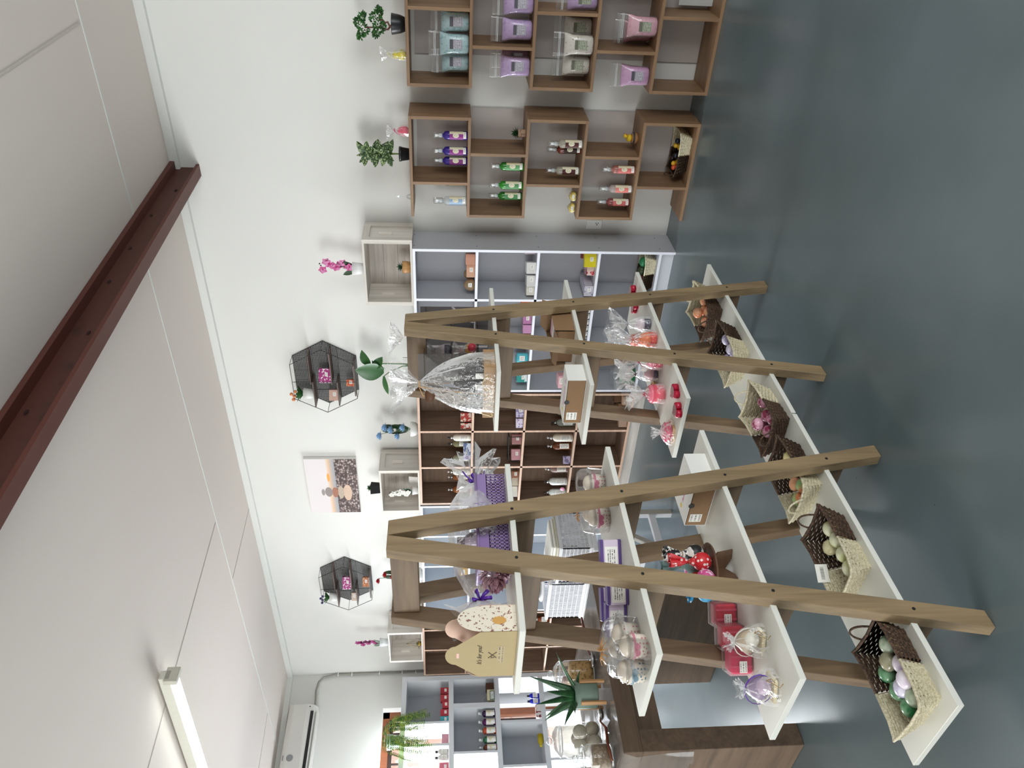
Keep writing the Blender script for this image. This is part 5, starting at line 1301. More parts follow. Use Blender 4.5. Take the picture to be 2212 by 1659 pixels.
MB().tube([(-.035, 0, .02), (0, -.005, .056), (.035, 0, .02)], .0018, 5).build('twine', plain('#cdb48c', .8), t)
t = thing('wrapped_soap_plate', 'star-shaped pink soap on a wooden plate in clear wrap on the third board', 'soap', (-2.035, 2.335, LZ[2]), .5)
MB().lathe([(0, 0), (.05, 0), (.056, .01), (.052, .01), (.046, .004), (0, .004)], 6).build('plate', plain('#cfa878', .6), t)
star = []
for k in range(20): a = k*math.pi/10; r = .042 if k % 4 < 2 else .033; star.append((r*math.cos(a), r*math.sin(a)))
MB().prism(star, .03, Matrix.Translation((0, 0, .02)) @ Matrix.Rotation(D2(90), 4, 'X')).build('soap', plain('#cf5070', .35, var=.15), t, True)
wrap_mesh(.054, .05, .035, .02, 9, amp=.2).build('wrap', CEL, t)
# ---------------- second boards: boxes
KRAFT = plain('#8a6c4e', .7, .3, var=.06, scale=60); BOXW = plain('#e6e5e0', .5, .4, var=.01)
def sleeve_box(label, x0, x1, y0, y1, z, h):
    t = thing('soap_gift_box', label, 'box', ((x0+x1)/2, (y0+y1)/2, z), 0, 'white sleeve boxes with kraft drawers')
    a, b2 = (x1-x0)/2, (y1-y0)/2
    s = MB(); th = .0015
    s.box(-a, a, -b2, b2, 0, th).box(-a, a, -b2, b2, h-th, h).box(a-th, a, -b2, b2, th, h-th).box(-a, -a+th, -b2, b2, th, h-th)
    s.build('sleeve', BOXW, t)
    MB().box(-a+.003, a-.003, -b2-.001, b2-.002, .003, h-.004, .001).build('drawer', KRAFT, t)
    MB().lathe([(.011, 0), (.011, .001)], 16).build('thumb_hole', BLACK, t, loc=(-.0, -b2-.0015, h-.006), rotm=Matrix.Rotation(D2(90), 3, 'X'))
    MB().quad((-a+.02, -b2-.0018, h*.3), (-a+.06, -b2-.0018, h*.3), (-a+.06, -b2-.0018, h*.86), (-a+.02, -b2-.0018, h*.86)).build('barcode_label', printed('barcode_label', '#e6e4de', '#3a3a3c', 3, 40, .5, .1), t)
    PK = plain('#d8a0c0', .5); 
    lettering('hand made', .022, PK, t, face_matrix((0, -.012, h+.0006), (1, .0, 0), (0, 1, 0)), name='pink_lettering', shear=.3)
    for dx, c in ((-.07, '#e0c050'), (.075, '#d89ac4')): MB().lathe([(0, 0), (.009, 0), (.009, .0006), (0, .0006)], 14).build('printed_dot', plain(c, .5), t, loc=(dx, -.01, h+.0002))
    return t
sleeve_box('white box with kraft drawer end on the second board, nearer the back wall', -2.055, -1.828, 2.42, 2.53, LZ[1], .078)
sleeve_box('white box with kraft drawer end on the third board, beside the round stand', -2.035, -1.83, 1.82, 1.98, LZ[2], .078)
t = thing('open_carton', 'open kraft carton with wrapped goods inside on the second board', 'box', (-1.91, 2.905, LZ[1]))
a, b2, h = .085, .125, .09
m = MB().box(-a, a, -b2, b2, 0, .003); m.box(a-.003, a, -b2, b2, .003, h).box(-a, -a+.003, -b2, b2, .003, h).box(-a, a, -b2, -b2+.003, .003, h).box(-a, a, b2-.003, b2, .003, h)
m.build('carton', KRAFT, t)
MB().prism([(-a, 0), (a, 0), (a*.8, .05), (-a*.8, .05)], .002, Matrix.Translation((0, b2, h)) @ Matrix.Rotation(D2(-60), 4, 'X')).build('flap', KRAFT, t)
MB().prism([(-a, 0), (a, 0), (a*.8, .06), (-a*.8, .06)], .002, Matrix.Translation((0, -b2, h)) @ Matrix.Rotation(D2(100), 4, 'X')).build('flap', KRAFT, t)
for k, (yy, c) in enumerate(((.05, '#d8a8bc'), (-.0, '#e0d8d0'), (-.05, '#3a2c24'))):
    tag(MB().box(-.05, .05, -.02, .02, 0, .075, .004).build('soap_bar', plain(c, .4, var=.2), None, loc=(-1.91, 2.905+yy, LZ[1]+.0035)), ('pink', 'white', 'dark')[k]+' wrapped bar standing in the open kraft carton', 'soap')
for k, (x, y, z) in enumerate(((-1.985, 2.675, 0), (-2.045, 2.66, 0), (-2.015, 2.67, .0455))):
    if k < 2: small_box(('pink soap carton with barcode, nearer the board edge', 'pink soap carton with barcode, at the back of the board')[k], (x, y, LZ[1]), (.05, .06, .045), .1, plain('#d498ac', .5), 'small pink soap cartons')
    else: small_box('pink soap carton with barcode lying on the two others', (x, y, LZ[1]+z), (.055, .06, .03), .3, plain('#e0b0bc', .5), 'small pink soap cartons')
# ---------------- top board, wall-side ladder: acrylic riser with wrapped soaps, cellophane gift set
ACR = liquid('#8a8078', .14, .08)
t = thing('acrylic_riser', 'smoky clear three-tier acrylic stand on the top board', 'display stand', (-1.96, 2.875, LZ[0]))
for z in (.06, .175, .295): MB().box(-.075, .075, -.19, .20, z, z+.004).build('tier', ACR, t)
for y in (-.19, .196): MB().box(-.075, .075, y, y+.004, 0, .325).build('side_panel', ACR, t)
MB().box(-.079, -.075, -.19, .2, 0, .325).build('back_panel', ACR, t)
wrapped_item('clear wrapped soap in a navy pot on the middle tier of the acrylic stand', (-1.95, 2.80, LZ[0]+.1795), pot_item(NAVY, WF, .03, .03, .02), .036, .075, .035, .04, 31, '#a08088')
wrapped_item('wrapped yellow and red flower soap on the lower tier of the acrylic stand', (-1.95, 2.81, LZ[0]+.0645), [('soap', MB().ball((0, 0, .03), .03, 2, 1, 1, .8), plain('#d8a02c', .4, var=.2)), ('red_petals', MB().ball((.02, -.012, .022), .022, 2).ball((-.022, -.01, .024), .018, 2), plain('#c83a4c', .4))], .04, .07, .035, .035, 32, '#d0a0a0')
wrapped_item('clear wrapped soap in a navy pot at the wall end of the acrylic stand', (-1.90, 3.02, LZ[0]+.0645), pot_item(NAVY, plain('#c86a4a', .4), .028, .03, .02), .034, .07, .04, .035, 33, '#a080a0')
wrapped_item('wrapped yellow soap cup on the upper tier of the acrylic stand', (-1.95, 2.915, LZ[0]+.2995), [('cup', MB().lathe([(0, 0), (.024, 0), (.028, .075), (0, .075)], 16), plain('#e0b428', .4))], .038, .10, .06, .06, 34)
small_box('orange and pink soap box on the upper tier of the acrylic stand', (-1.93, 2.80, LZ[0]+.2995), (.07, .05, .035), .2, pattern('orange_pink_wrap', '#c8401c', '#d85088', 'noise', 18, .5), None, False)
t = thing('gift_set', 'gift set with black bottles on a wooden tray, gathered in cellophane with twine', 'gift', (-1.948, 2.555, LZ[0]))
W_ = wood('tray_wood', '#8a6a48', '#b8946a', 'x', .9)
MB().box(-.133, .133, -.065, .065, 0, .01).box(-.133, .133, -.065, -.055, .01, .048).box(-.133, .133, .055, .065, .01, .048).build('tray', W_, t)
MB().box(.123, .133, -.0545, .0545, .01, .048).box(-.133, -.123, -.0545, .0545, .01, .048).build('tray_end', W_, t)
pts = [(.09-.2*k/20, -.067-.0, .03+.022*math.sin(k*.42)) for k in range(21)]; pts += [(-.118, -.067, .022), (-.126, -.067, .012), (-.118, -.067, .006), (-.1, -.067, .012)]
MB().tube(pts, .0028, 6).build('rope_handle', plain('#d8c49c', .8), t, True)
for x, hh, c in ((.06, .15, '#141416'), (.0, .17, '#1a1a1e'), (-.055, .13, '#101012')):
    MB().lathe([(0, .012), (.022, .012), (.024, .03), (.024, hh*.8), (.012, hh*.92), (.012, hh), (0, hh)], 14, (x, .0, 0)).build('bottle', plain(c, .25), t, True)
    MB().quad((x-.014, -.0262, .04), (x+.014, -.0262, .04), (x+.014, -.0262, .08), (x-.014, -.0262, .08)).build('label', LBL, t)
MB().box(-.1, -.03, -.05, -.03, .012, .1, .003).build('black_box', plain('#17181b', .4), t)
wrap_mesh(.145, .315, .12, .10, 77, n=34, rx=1, ry=.56, tie_r=.011, amp=.12, rows=9, sq=.75).build('wrap', CEL, t)
MB().tube([(.012*math.cos(a), .012*math.sin(a), .315) for a in [i*math.pi/5 for i in range(10)]], .003, 5, close=True).tube([(-.005, -.013, .315), (.0, -.05, .2), (.0, -.07, .05), (0, -.068, 0)], .0018, 5).tube([(-.01, -.013, .315), (-.04, -.03, .30), (-.05, -.03, .27), (-.03, -.03, .26)], .002, 5).build('twine', plain('#c49a68', .8), t)
MB().lathe([(0, 0), (.022, 0), (.022, .003), (0, .003)], 18, rx=1.5).build('wooden_tag', plain('#5a3a24', .6), t, True, loc=(-.035, -.03, .27), rotm=Matrix.Rotation(D2(80), 3, 'X') @ Matrix.Rotation(D2(30), 3, 'Y'))
# ---------------- top board, camera-side ladder: purple basket hamper and house-shaped gift box
PUR = plain('#9077aa', .35, .5, var=.03)
t = thing('gift_hamper', 'purple perforated basket of bath goods in clear wrap with purple bows at both ends', 'gift', (-1.955, 1.755, LZ[0]))
L2, W2, h2 = .17, .085, .1
m = MB()
def wall(b, p0, ux, w_, hh, nx, nz, nrm):
    """perforated wall: bars leaving holes"""
    ux = Vector(ux)
    def bar(u0, u1, z0, z1):
        a0 = Vector(p0)+ux*u0; a1 = Vector(p0)+ux*u1
        x0, x1 = sorted((a0.x, a1.x)); y0, y1 = sorted((a0.y, a1.y))
        if abs(ux.x) > .5: y0 -= .0015; y1 += .0015
        else: x0 -= .0015; x1 += .0015
        b.box(x0, x1, y0, y1, z0, z1)
    st = w_/nx
    for i in range(nx+1): bar(max(0, i*st-.0028), min(w_, i*st+.0028), 0, hh*.62)
    sz = hh*.62/nz
    for j in range(nz+1): bar(0, w_, max(0, j*sz-.0022), j*sz+.0022)
    bar(0, w_, hh*.62, hh)
wall(m, (W2, -L2, 0), (0, 1, 0), 2*L2, h2, 24, 4, 0); wall(m, (-W2, -L2, 0), (0, 1, 0), 2*L2, h2, 24, 4, 0)
wall(m, (-W2, -L2, 0), (1, 0, 0), 2*W2, h2, 12, 4, 0); wall(m, (-W2, L2, 0), (1, 0, 0), 2*W2, h2, 12, 4, 0)
m.box(-W2, W2, -L2, L2, 0, .003)
m.build('basket', PUR, t)
MB().tube([(W2+.003, -L2, h2), (W2+.003, L2, h2), (-W2-.003, L2, h2), (-W2-.003, -L2, h2)], .005, 6, close=True).build('basket_rim', PUR, t, True)
for i, (x, y, r, hh, c) in enumerate(((.02, .1, .028, .15, '#cfc4dc'), (-.03, .06, .03, .17, '#e0dce4'), (.03, .0, .026, .16, '#3a3c40'), (-.02, -.04, .028, .165, '#5a4c58'), (.03, -.09, .03, .14, '#c8b4d4'))):
    MB().lathe([(0, .004), (r, .004), (r, hh*.75), (r*.5, hh*.85), (r*.5, hh), (0, hh)], 14, (x, y, 0)).build('bottle', plain(c, .3, var=.2), t, True)
b = MB(); R_ = random.Random(5)
for k in range(160):
    v = Vector((R_.gauss(0, 1), R_.gauss(0, 1), R_.gauss(0, 1))).normalized()
    b.leaf(Vector((.02, -.225, .05))+v*.022, v+Vector((R_.random()-.5, R_.random()-.5, R_.random()-.5)), (R_.random(), 1, 0), .03, .022, .5, 3)
b.build('shower_puff', plain('#d0a4b4', .4, .4, var=.15), t)
wb = wrap_mesh(.098, .205, .10, .085, 41, n=30, tie_r=.012, rows=8, amp=.15, sq=.8, belly=1)
bmesh.ops.rotate(wb.b, cent=(0, 0, 0), matrix=Matrix.Rotation(D2(-90), 3, 'X'), verts=wb.b.verts); bmesh.ops.translate(wb.b, vec=(0, 0, .098), verts=wb.b.verts)
for v in wb.b.verts: v.co.z = max(v.co.z, .001)
wb.build('wrap', CEL, t)
wb = wrap_mesh(.098, .305, .085, .08, 42, n=30, tie_r=.012, rows=9, amp=.15, sq=.8, belly=1)
bmesh.ops.rotate(wb.b, cent=(0, 0, 0), matrix=Matrix.Rotation(D2(90), 3, 'X'), verts=wb.b.verts); bmesh.ops.translate(wb.b, vec=(0, 0, .098), verts=wb.b.verts)
for v in wb.b.verts: v.co.z = max(v.co.z, .001)
wb.build('wrap', CEL, t)
for y, nm in ((.205, 1), (-.305, -1)):
    b = MB(); c = Vector((.012, y, .098))
    for a in (.3, 2.5, 4.2, 5.6):
        d = Vector((.3, math.cos(a)*.5, math.sin(a))); s_ = Vector((1, 0, 0))
        b.tube([c, c+d*.02+s_*.01, c+d*.04+s_*.012, c+d*.035-s_*.004+Vector((0, .012, 0)), c+d*.012, c], [.003, .006, .007, .006, .003, .002], 5, flat=.35)
    b.tube([c, c+Vector((.01, nm*.02, .03)), c+Vector((.012, nm*.045, .045))], .003, 5, flat=.4).tube([c, c+Vector((.012, nm*.02, -.03)), c+Vector((.01, nm*.05, -.035))], .003, 5, flat=.4)
    b.build('bow', plain('#5a2ca0', .3, .5), t, True)
t = thing('gift_box', 'kraft and floral gift box with peaked handle panels on the top board', 'gift box', (-1.96, 1.315, LZ[0]))
HK = plain('#ae9c74', .65, .3, var=.04); PE = plain('#dcb8a4', .6); FLO = pattern('floral_print', '#e6dccb', '#8a5a52', 'noise', 120, .41, fg2=None)
def peak(w_, sh=.105, top=.205):
    p = [(-w_, 0), (w_, 0), (w_, sh)]
    for k in range(11):
        a = math.pi*k/10
        p.append((.045*math.cos(a), top-.03+.03*math.sin(a)))
    p.append((-w_, sh)); return p
MB().prism(peak(.111), .0016, Matrix.Translation((0, -.045, 0))).build('handle_panel', HK, t)
MB().prism(peak(.111), .0016, Matrix.Translation((0, .045, 0))).build('handle_panel', PE, t)
p = [(-.0435, 0), (.0435, 0), (.0435, .09)]
for k in range(13):
    a = math.pi*k/12; q = 1+.04*math.sin(k*math.pi)
    p.append((.0435*math.cos(a), .09+.08*math.sin(a)))
p.append((-.0435, .09))
MB().prism(p, .0016, Matrix.Translation((.111, 0, 0)) @ Matrix.Rotation(D2(90), 4, 'Z')).build('floral_panel', FLO, t)
sc_ = []
for k in range(40): a = 2*math.pi*k/40; r = 1+.06*math.cos(10*a); sc_.append((.013*r*math.cos(a), .05+.02*r*math.sin(a)))
MB().prism(sc_, .0012, Matrix.Translation((.1125, -.008, 0)) @ Matrix.Rotation(D2(90), 4, 'Z')).build('oval_sticker', plain('#cf9c54', .6), t)
b = MB(); pts2 = [(-.0435, 0), (.0435, 0), (.0435, .1)]
for k in range(1, 30):
    a = math.pi*k/30; r = 1+.05*abs(math.sin(k*.9)); pts2.append((.0435*math.cos(a)*r, .1+.05*math.sin(a)*r))
pts2.append((-.0435, .1)); b.prism(pts2, .0016, Matrix.Translation((-.111, 0, 0)) @ Matrix.Rotation(D2(90), 4, 'Z')); b.build('scalloped_panel', plain('#dcc4ac', .6), t)
MB().box(-.108, .108, -.042, .042, 0, .004).build('base', HK, t)
MB().ball((-.07, .0, .155), .016, 2, 1.2, 1, .8).build('pink_bow', plain('#d8a0b4', .4), t)
INK = plain('#4a3a20', .6)
lettering("It's for you!", .02, INK, t, face_matrix((.0, -.0462, .105), (1, 0, 0), (0, 0, 1)), name='script_lettering', shear=.4)
x_ = MB()
for s_ in (-1, 1): x_.tube([(-.014, -.0464, .068-.012*s_), (0, -.0464, .068), (.014, -.0464, .068+.012*s_)], .0011, 4)
x_.tube([(-.012, -.0464, .062), (-.014, -.0464, .072), (-.006, -.0464, .07)], .0009, 4); x_.build('printed_ribbon', INK, t)
MB().quad((-.042, -.0462, .034), (.042, -.0462, .034), (.042, -.0462, .052), (-.042, -.0462, .052)).build('printed_line', printed('kraft_print', '#ae9c74', '#4a3a20', 2, 20, .5, .04), t)
MB().prism([(-.012, .165), (.012, .165), (.012, .172), (-.012, .172)], .0004, Matrix.Translation((0, -.0461, 0))).build('handle_slot', plain('#e8b8b0', .6), t)
# ---------------- second board, camera-side ladder: paper cups in clear domes, purple soap packs
def cup(label, loc, rz, star, bow, grp='star-print soap cups in clear boxes', base_='#e6dccf'):
    t = thing('soap_cup', label, 'soap cup', loc, rz, grp)
    MB().lathe([(0, 0), (.031, 0), (.036, .05), (.034, .05), (.03, .004), (0, .004)], 24).build('paper_cup', pattern('star_print_'+star.strip('#'), base_, star, 'dots', 95, .32), t, True)
    MB().ball((0, 0, .054), .031, 2, 1, 1, .75).build('soap_swirl', plain('#d8ccbc', .4), t, True)
    b = MB().lathe([(.0365, .034), (.0372, .037), (.0365, .041)], 24)
    for s_ in (-1, 1): b.leaf((0, -.037, .03), (s_, -.1, .15), (0, -1, 0), .02, .016, .1, 4)
    b.build('ribbon_band', plain(bow, .4), t)
    return t
PKS, BLS = '#c88a8c', '#5f8494'
def clamshell(label, x, y, rz, n=2):
    t = thing('clear_box', label, 'box', (x, y, LZ[1]), rz, 'clear clamshell boxes')
    MB().lathe([(.046, .002), (.05, .05), (.053, .054), (.05, .058), (.046, .085), (.036, .098), (0, .102)], 20, ry=2.0 if n == 2 else 1.05, sq=.75).build('shell', film('clear_dome', (1, 1, 1), .5, .97, .06, 14, .12), t, True)
    b = MB(); b.lathe([(.054, .053), (.06, .055), (.054, .057)], 20, ry=2.0 if n == 2 else 1.05, sq=.75); b.build('shell_flange', film('clear_dome', (1, 1, 1), .5, .97, .06, 14, .12), t)
    return t
cup('pink star-print soap cup at the wall end of the second board, camera-side ladder', (-1.925, 1.93, LZ[1]), .6, PKS, '#c97a92')
cup('soap cup with white label behind the wooden leg', (-2.02, 1.87, LZ[1]), .6, PKS, '#e0d8d0')
cup('pink star-print soap cup with a pink bow between the wooden legs', (-1.965, 1.80, LZ[1]), .6, PKS, '#c9688a')
clamshell('clear domed box over the soap cup at the wall end', -1.925, 1.93, 0, 1)
clamshell('clear domed box over the soap cup with the pink bow', -1.965, 1.80, 0, 1)
cup('pink star-print soap cup in the double clear box, nearest the purple packs', (-2.02, 1.32, LZ[1]), .7, PKS, '#d8c8c0')
cup('soap cup with printed label in the double clear box', (-1.945, 1.315, LZ[1]), .7, PKS, '#e8e4dc')
cup('pink star-print soap cup with a pink band, near the board corner', (-1.885, 1.235, LZ[1]), .7, PKS, '#cf8496')
cup('blue star-print soap cup with a blue bow at the end of the second board', (-1.965, 1.205, LZ[1]), .7, BLS, '#7f9aa8')
clamshell('clear double box holding the two labelled cups', -1.983, 1.318, D2(88), 2)
clamshell('clear double box holding the pink-banded and blue star cups', -1.925, 1.22, D2(70), 2)
def raffia(label, loc, s=1):
    t = thing('raffia_bow', label, 'bow', loc); R_ = random.Random(int(loc[1]*100)); b = MB()
    for k in range(14):
        a = R_.random()*6.28; d = Vector((math.cos(a), math.sin(a), R_.uniform(-.1, .5)))
        b.tube([(0, 0, 0), d*.02*s, d*.04*s+Vector((0, 0, -.01))], [.0015, .002, .001], 4)
    b.build('strands', plain('#b8864c', .8, var=.2), t); return t
raffia('brown raffia bow tied over the clear double box', (-1.985, 1.285, LZ[1]+.106)); raffia('brown raffia bow on the clear box behind the wooden leg', (-2.02, 1.87, LZ[1]+.093), .8)
PURL = plain('#5c4688', .4)
for i, (x, y, z, rz, lab) in enumerate(((-1.93, 1.60, 0, .85, 'purple edged soap pack between the wooden legs on the second board'), (-2.05, 1.50, 0, .9, 'purple edged soap pack just behind the front one'), (-1.93, 1.475, 0, .8, 'foremost purple edged soap pack with printed label'), (-2.025, 1.425, 0, .75, 'purple edged soap pack next to the clear double box'))):
    t = thing('soap_pack', lab, 'soap', (x, y, LZ[1]), rz, 'purple edged soap packs')
    MB().box(-.052, .052, -.018, .018, .008, .058, .003).build('soap', plain('#d8c8dc', .4), t)
    MB().box(-.053, .053, -.019, .019, 0, .0075, .002).build('band', PURL, t); MB().box(-.053, .053, -.019, .019, .0585, .068, .002).build('band', PURL, t)
    MB().quad((-.045, -.0186, .012), (.03, -.0186, .012), (.03, -.0186, .054), (-.045, -.0186, .054)).build('label', LBL, t)
# ---------------- third board, camera-side ladder: fabric-tied soaps on a round stand, red sponges, wrapped bundles
MDF = wood('brown_board', '#4e3828', '#664a36', 'x', .8)
t = thing('round_stand', 'round brown board stand on crossed feet', 'display stand', (-1.965, 1.565, LZ[2]), .4)
MB().lathe([(0, .07), (.085, .07), (.087, .073), (.085, .076), (0, .076)], 32).build('disc', MDF, t)
for r in (0, 90): MB().prism([(-.07, 0), (-.04, 0), (0, .02), (.04, 0), (.07, 0), (.06, .05), (.03, .0695), (-.03, .0695), (-.06, .05)], .006, Matrix.Rotation(D2(r), 4, 'Z')).build('foot', MDF, t)
def tied(label, dx, dy, mat, tail, lean=(0, 0, 1), r=.031):
    t = thing('fabric_tied_soap', label, 'soap', (-1.965+dx, 1.565+dy, LZ[2]+.0765), 0, 'fabric-tied soap balls on the round stand')
    MB().ball((0, 0, r), r, 3).build('ball', mat, t, True)
    wb = wrap_mesh(r*.5, r*.9, tail, r*.7, int(abs(dx)*9999), n=16, rows=3, tie_r=.006, amp=.2, belly=1)
    bmesh.ops.translate(wb.b, vec=(0, 0, r*1.5), verts=wb.b.verts)
    ln = Vector(lean)
    for v in wb.b.verts:
        q = max(0, v.co.z-2*r); v.co.x += ln.x*q; v.co.y += ln.y*q
    wb.build('tail', mat, t)
    MB().tube([(.007*math.cos(a), .007*math.sin(a), r*2.4) for a in [i*math.pi/4 for i in range(8)]], .0018, 4, close=True).build('tie', plain('#8a6a4a', .7), t)
    return t
REDP = pattern('red_polka', '#c8242c', '#efdcd8', 'dots', 62, .27); ORP = pattern('orange_red_polka', '#c03a1c', '#e8b098', 'dots', 50, .2)
BWD = pattern('black_white_damask', '#e0ddd6', '#1c1c1e', 'noise', 48, .5); PKF = pattern('pink_flower_cloth', '#c84a88', '#e8c0d4', 'noise', 60, .46)
tied('red soap ball in white polka-dot cloth', .045, -.005, REDP, .06, (-.1, .2))
tied('black and white patterned cloth soap ball', .01, .058, BWD, .06, (-.1, .1))
tied('pink flowered cloth soap ball', .03, -.062, PKF, .02, (0, 0))
tied('orange-red cloth soap ball behind the others', -.035, -.02, ORP, .05, (-.2, 0))
tied('grey-green cloth soap ball at the back of the stand', -.045, .05, plain('#6f8a86', .7, bump=.5), .06, (-.1, 0))
tied('blue polka-dot cloth soap ball at the edge of the stand', -.02, -.082, pattern('blue_polka', '#3a9ac8', '#e0eef4', 'dots', 60, .25), .02, (0, -.2), .027)
for i, (x, y, lab) in enumerate(((-2.055, 1.455, 'red wrapped bath sponge next to the wooden leg'), (-2.06, 1.375, 'red wrapped bath sponge, middle of the row of three'), (-2.062, 1.29, 'bright pink wrapped bath sponge at the end of the row'))):
    t = thing('bath_sponge', lab, 'sponge', (x, y, LZ[2]), .75, 'wrapped red bath sponges')
    MB().box(-.035, .035, -.03, .03, .002, .07, .006).build('sponge', plain(('#c81c3c', '#c8203c', '#d82c5c')[i], .5, var=.12, bump=.3), t)
    for x_ in (-.012, .018): MB().box(x_-.003, x_+.003, -.032, -.029, .004, .07).build('ridge', plain('#d84a6c', .4), t)
    MB().box(-.039, .039, -.034, .034, 0, .078, .004).build('wrap', CEL2, t)
    MB().quad((-.03, -.0345, .022), (.005, -.0345, .022), (.005, -.0345, .046), (-.03, -.0345, .046)).build('barcode_label', printed('barcode_label', '#e6e4de', '#3a3a3c', 3, 40, .5, .1), t)
def bundle(label, x, y, mats, ribbon, seed):
    t = thing('wrapped_soap_bundle', label, 'gift', (x, y, LZ[2]), .5, 'twine-tied soap bundles')
    MB().box(-.035, .035, -.03, .03, .003, .014, .002).build('wooden_dish', plain('#cdbf98', .7), t)
    MB().ball((0, .0, .047), .035, 2, 1.1, .9, .9).build('soap', mats[0], t, True); MB().ball((.012, -.016, .042), .024, 2).build('second_soap', mats[1], t, True)
    wrap_mesh(.052, .085, .025, .025, seed, n=22, rows=5, amp=.24).build('wrap', CEL, t)
    MB().tube([(.045*math.cos(a), -.01+.0*a, .05+.042*math.sin(a)) for a in [i*math.pi/8 for i in range(16)]], .0022, 5, close=True, flat=.6).build('ribbon', plain(ribbon, .4), t)
    MB().tube([(.04, -.045, .02), (.055, -.05, .035), (.05, -.05, .05), (.04, -.045, .03), (.03, -.055, .01), (.045, -.06, .004)], .0014, 4).build('twine', plain('#8f7448', .8), t)
bundle('soap bundle with grey-white ribbon beside the red sponges', -1.93, 1.27, (plain('#b7a58c', .4, var=.2), plain('#dcd8cc', .4)), '#c9c2b8', 51)
bundle('soap bundle with purple ribbon at the outer end of the third board', -1.965, 1.14, (plain('#8f7c98', .4, var=.3), plain('#b8a4b8', .4, var=.2)), '#5a2c98', 52)
# ================================================================== counter table goods
TZ = .8005
t = thing('plastic_cover', 'clear plastic sheet lying over the counter and hanging at its corner', 'table cover', (-3.62, 2.1, TZ))
PLA = film('plastic_sheet', (.98, .98, .97), .6, .82, .1, 4, .35)
b = MB(); R_ = random.Random(2); n = 16; g = [[None]*(n+1) for _ in range(n+1)]
for i in range(n+1):
    for j in range(n+1):
        x = -.44+.895*i/n; y = -.54+.945*j/n
        z = .002+.0035*(1+math.sin(9*x+3*y)*math.cos(7*y-2*x))*.5+.002*R_.random()
        g[i][j] = b.b.verts.new((x, y, z))
for i in range(n):
    for j in range(n): b.b.faces.new((g[i][j], g[i+1][j], g[i+1][j+1], g[i][j+1]))
rows = [g[i][0] for i in range(n+1)]
for d in range(1, 7):
    new = [b.b.verts.new((v.co.x, -.545-.012*(1+math.sin(3.3*k+d*.4)), -.05*d)) for k, v in enumerate([g[i][0] for i in range(n+1)])]
    for k in range(n): b.b.faces.new((rows[k], rows[k+1], new[k+1], new[k]))
    rows = new
b.build('sheet', PLA, t, True)
def jar(label, x, y, r, h, fill, level, kind='granular', knob=True, balls=(), lidh=.05):
    t = thing('glass_jar', label, 'jar', (x, y, TZ+.01), 0, 'glass storage jars on the counter')
    MB().lathe([(0, .001), (r*.92, .001), (r, .012), (r, h*.86), (r*.86, h*.95), (r*.86, h)], 28).build('glass', GLASS, t, True)
    MB().lathe([(r*.9, h), (r*.98, h+.006), (r*.9, h+.014), (r*.86, h+.018), (r*.5, h+lidh*.75), (0, h+lidh*.8)], 24).build('lid', film('lid_glass', (.97, .985, .985), .7, .93, .04, 12, .12), t, True)
    if knob: MB().ball((0, 0, h+lidh*.8+.016), .018, 2, 1, 1, .85).build('knob', film('lid_glass', (.97, .985, .985), .7, .93, .04, 12, .12), t, True)
    if fill: MB().lathe([(0, .006), (r*.88, .006), (r*.94, .02), (r*.94, level), (r*.5, level+.008), (0, level+.004)], 24).build('contents', fill, t, True)
    return t
TANG = pattern('oat_scrub', '#b99258', '#8a6434', 'noise', 70, .44, rough=.8)
jar('glass jar of golden brown scrub with a round knob', -3.49, 2.14, .064, .165, TANG, .115)
jar('small glass jar of pink salts behind the aloe pot', -3.95, 2.36, .042, .10, pattern('pink_rock_salt', '#b98a80', '#8f5c54', 'noise', 60, .5), .08, lidh=.03)
jb = jar('glass jar of beige bath balls', -3.53, 1.815, .078, .2, None, 0)
for i, (dx, dy, dz) in enumerate(((.03, -.03, .04), (-.035, .01, .045), (.03, .035, .045), (.0, -.03, .105), (-.03, .02, .11), (.035, .02, .108))):
    tt = thing('bath_ball', ('beige bath ball low at the front of the glass jar', 'beige bath ball low at the far side of the glass jar', 'beige bath ball low towards the wall in the glass jar', 'beige bath ball on top at the front of the glass jar', 'beige bath ball on top at the far side of the glass jar', 'beige bath ball on top towards the wall in the glass jar')[i], 'bath ball', (-3.53+dx, 1.815+dy, TZ+.012+dz), i, 'bath balls in the glass jar')
    MB().ball((0, 0, 0), .034, 3).lathe([(.0338, -.002), (.0355, 0), (.0338, .002)], 24).build('ball', plain('#b9b0a0', .6, .3, var=.06, scale=40), tt, True)
jar('glass jar of beige powder at the near end of the counter', -3.40, 1.66, .06, .125, pattern('beige_powder', '#a8947c', '#8a7660', 'noise', 50, .5), .085, lidh=.03)
jar('tall glass jar with red-brown balls at the picture edge', -3.62, 1.655, .068, .21, pattern('red_brown_balls', '#8f4a44', '#c07a6c', 'dots', 30, .4), .17)
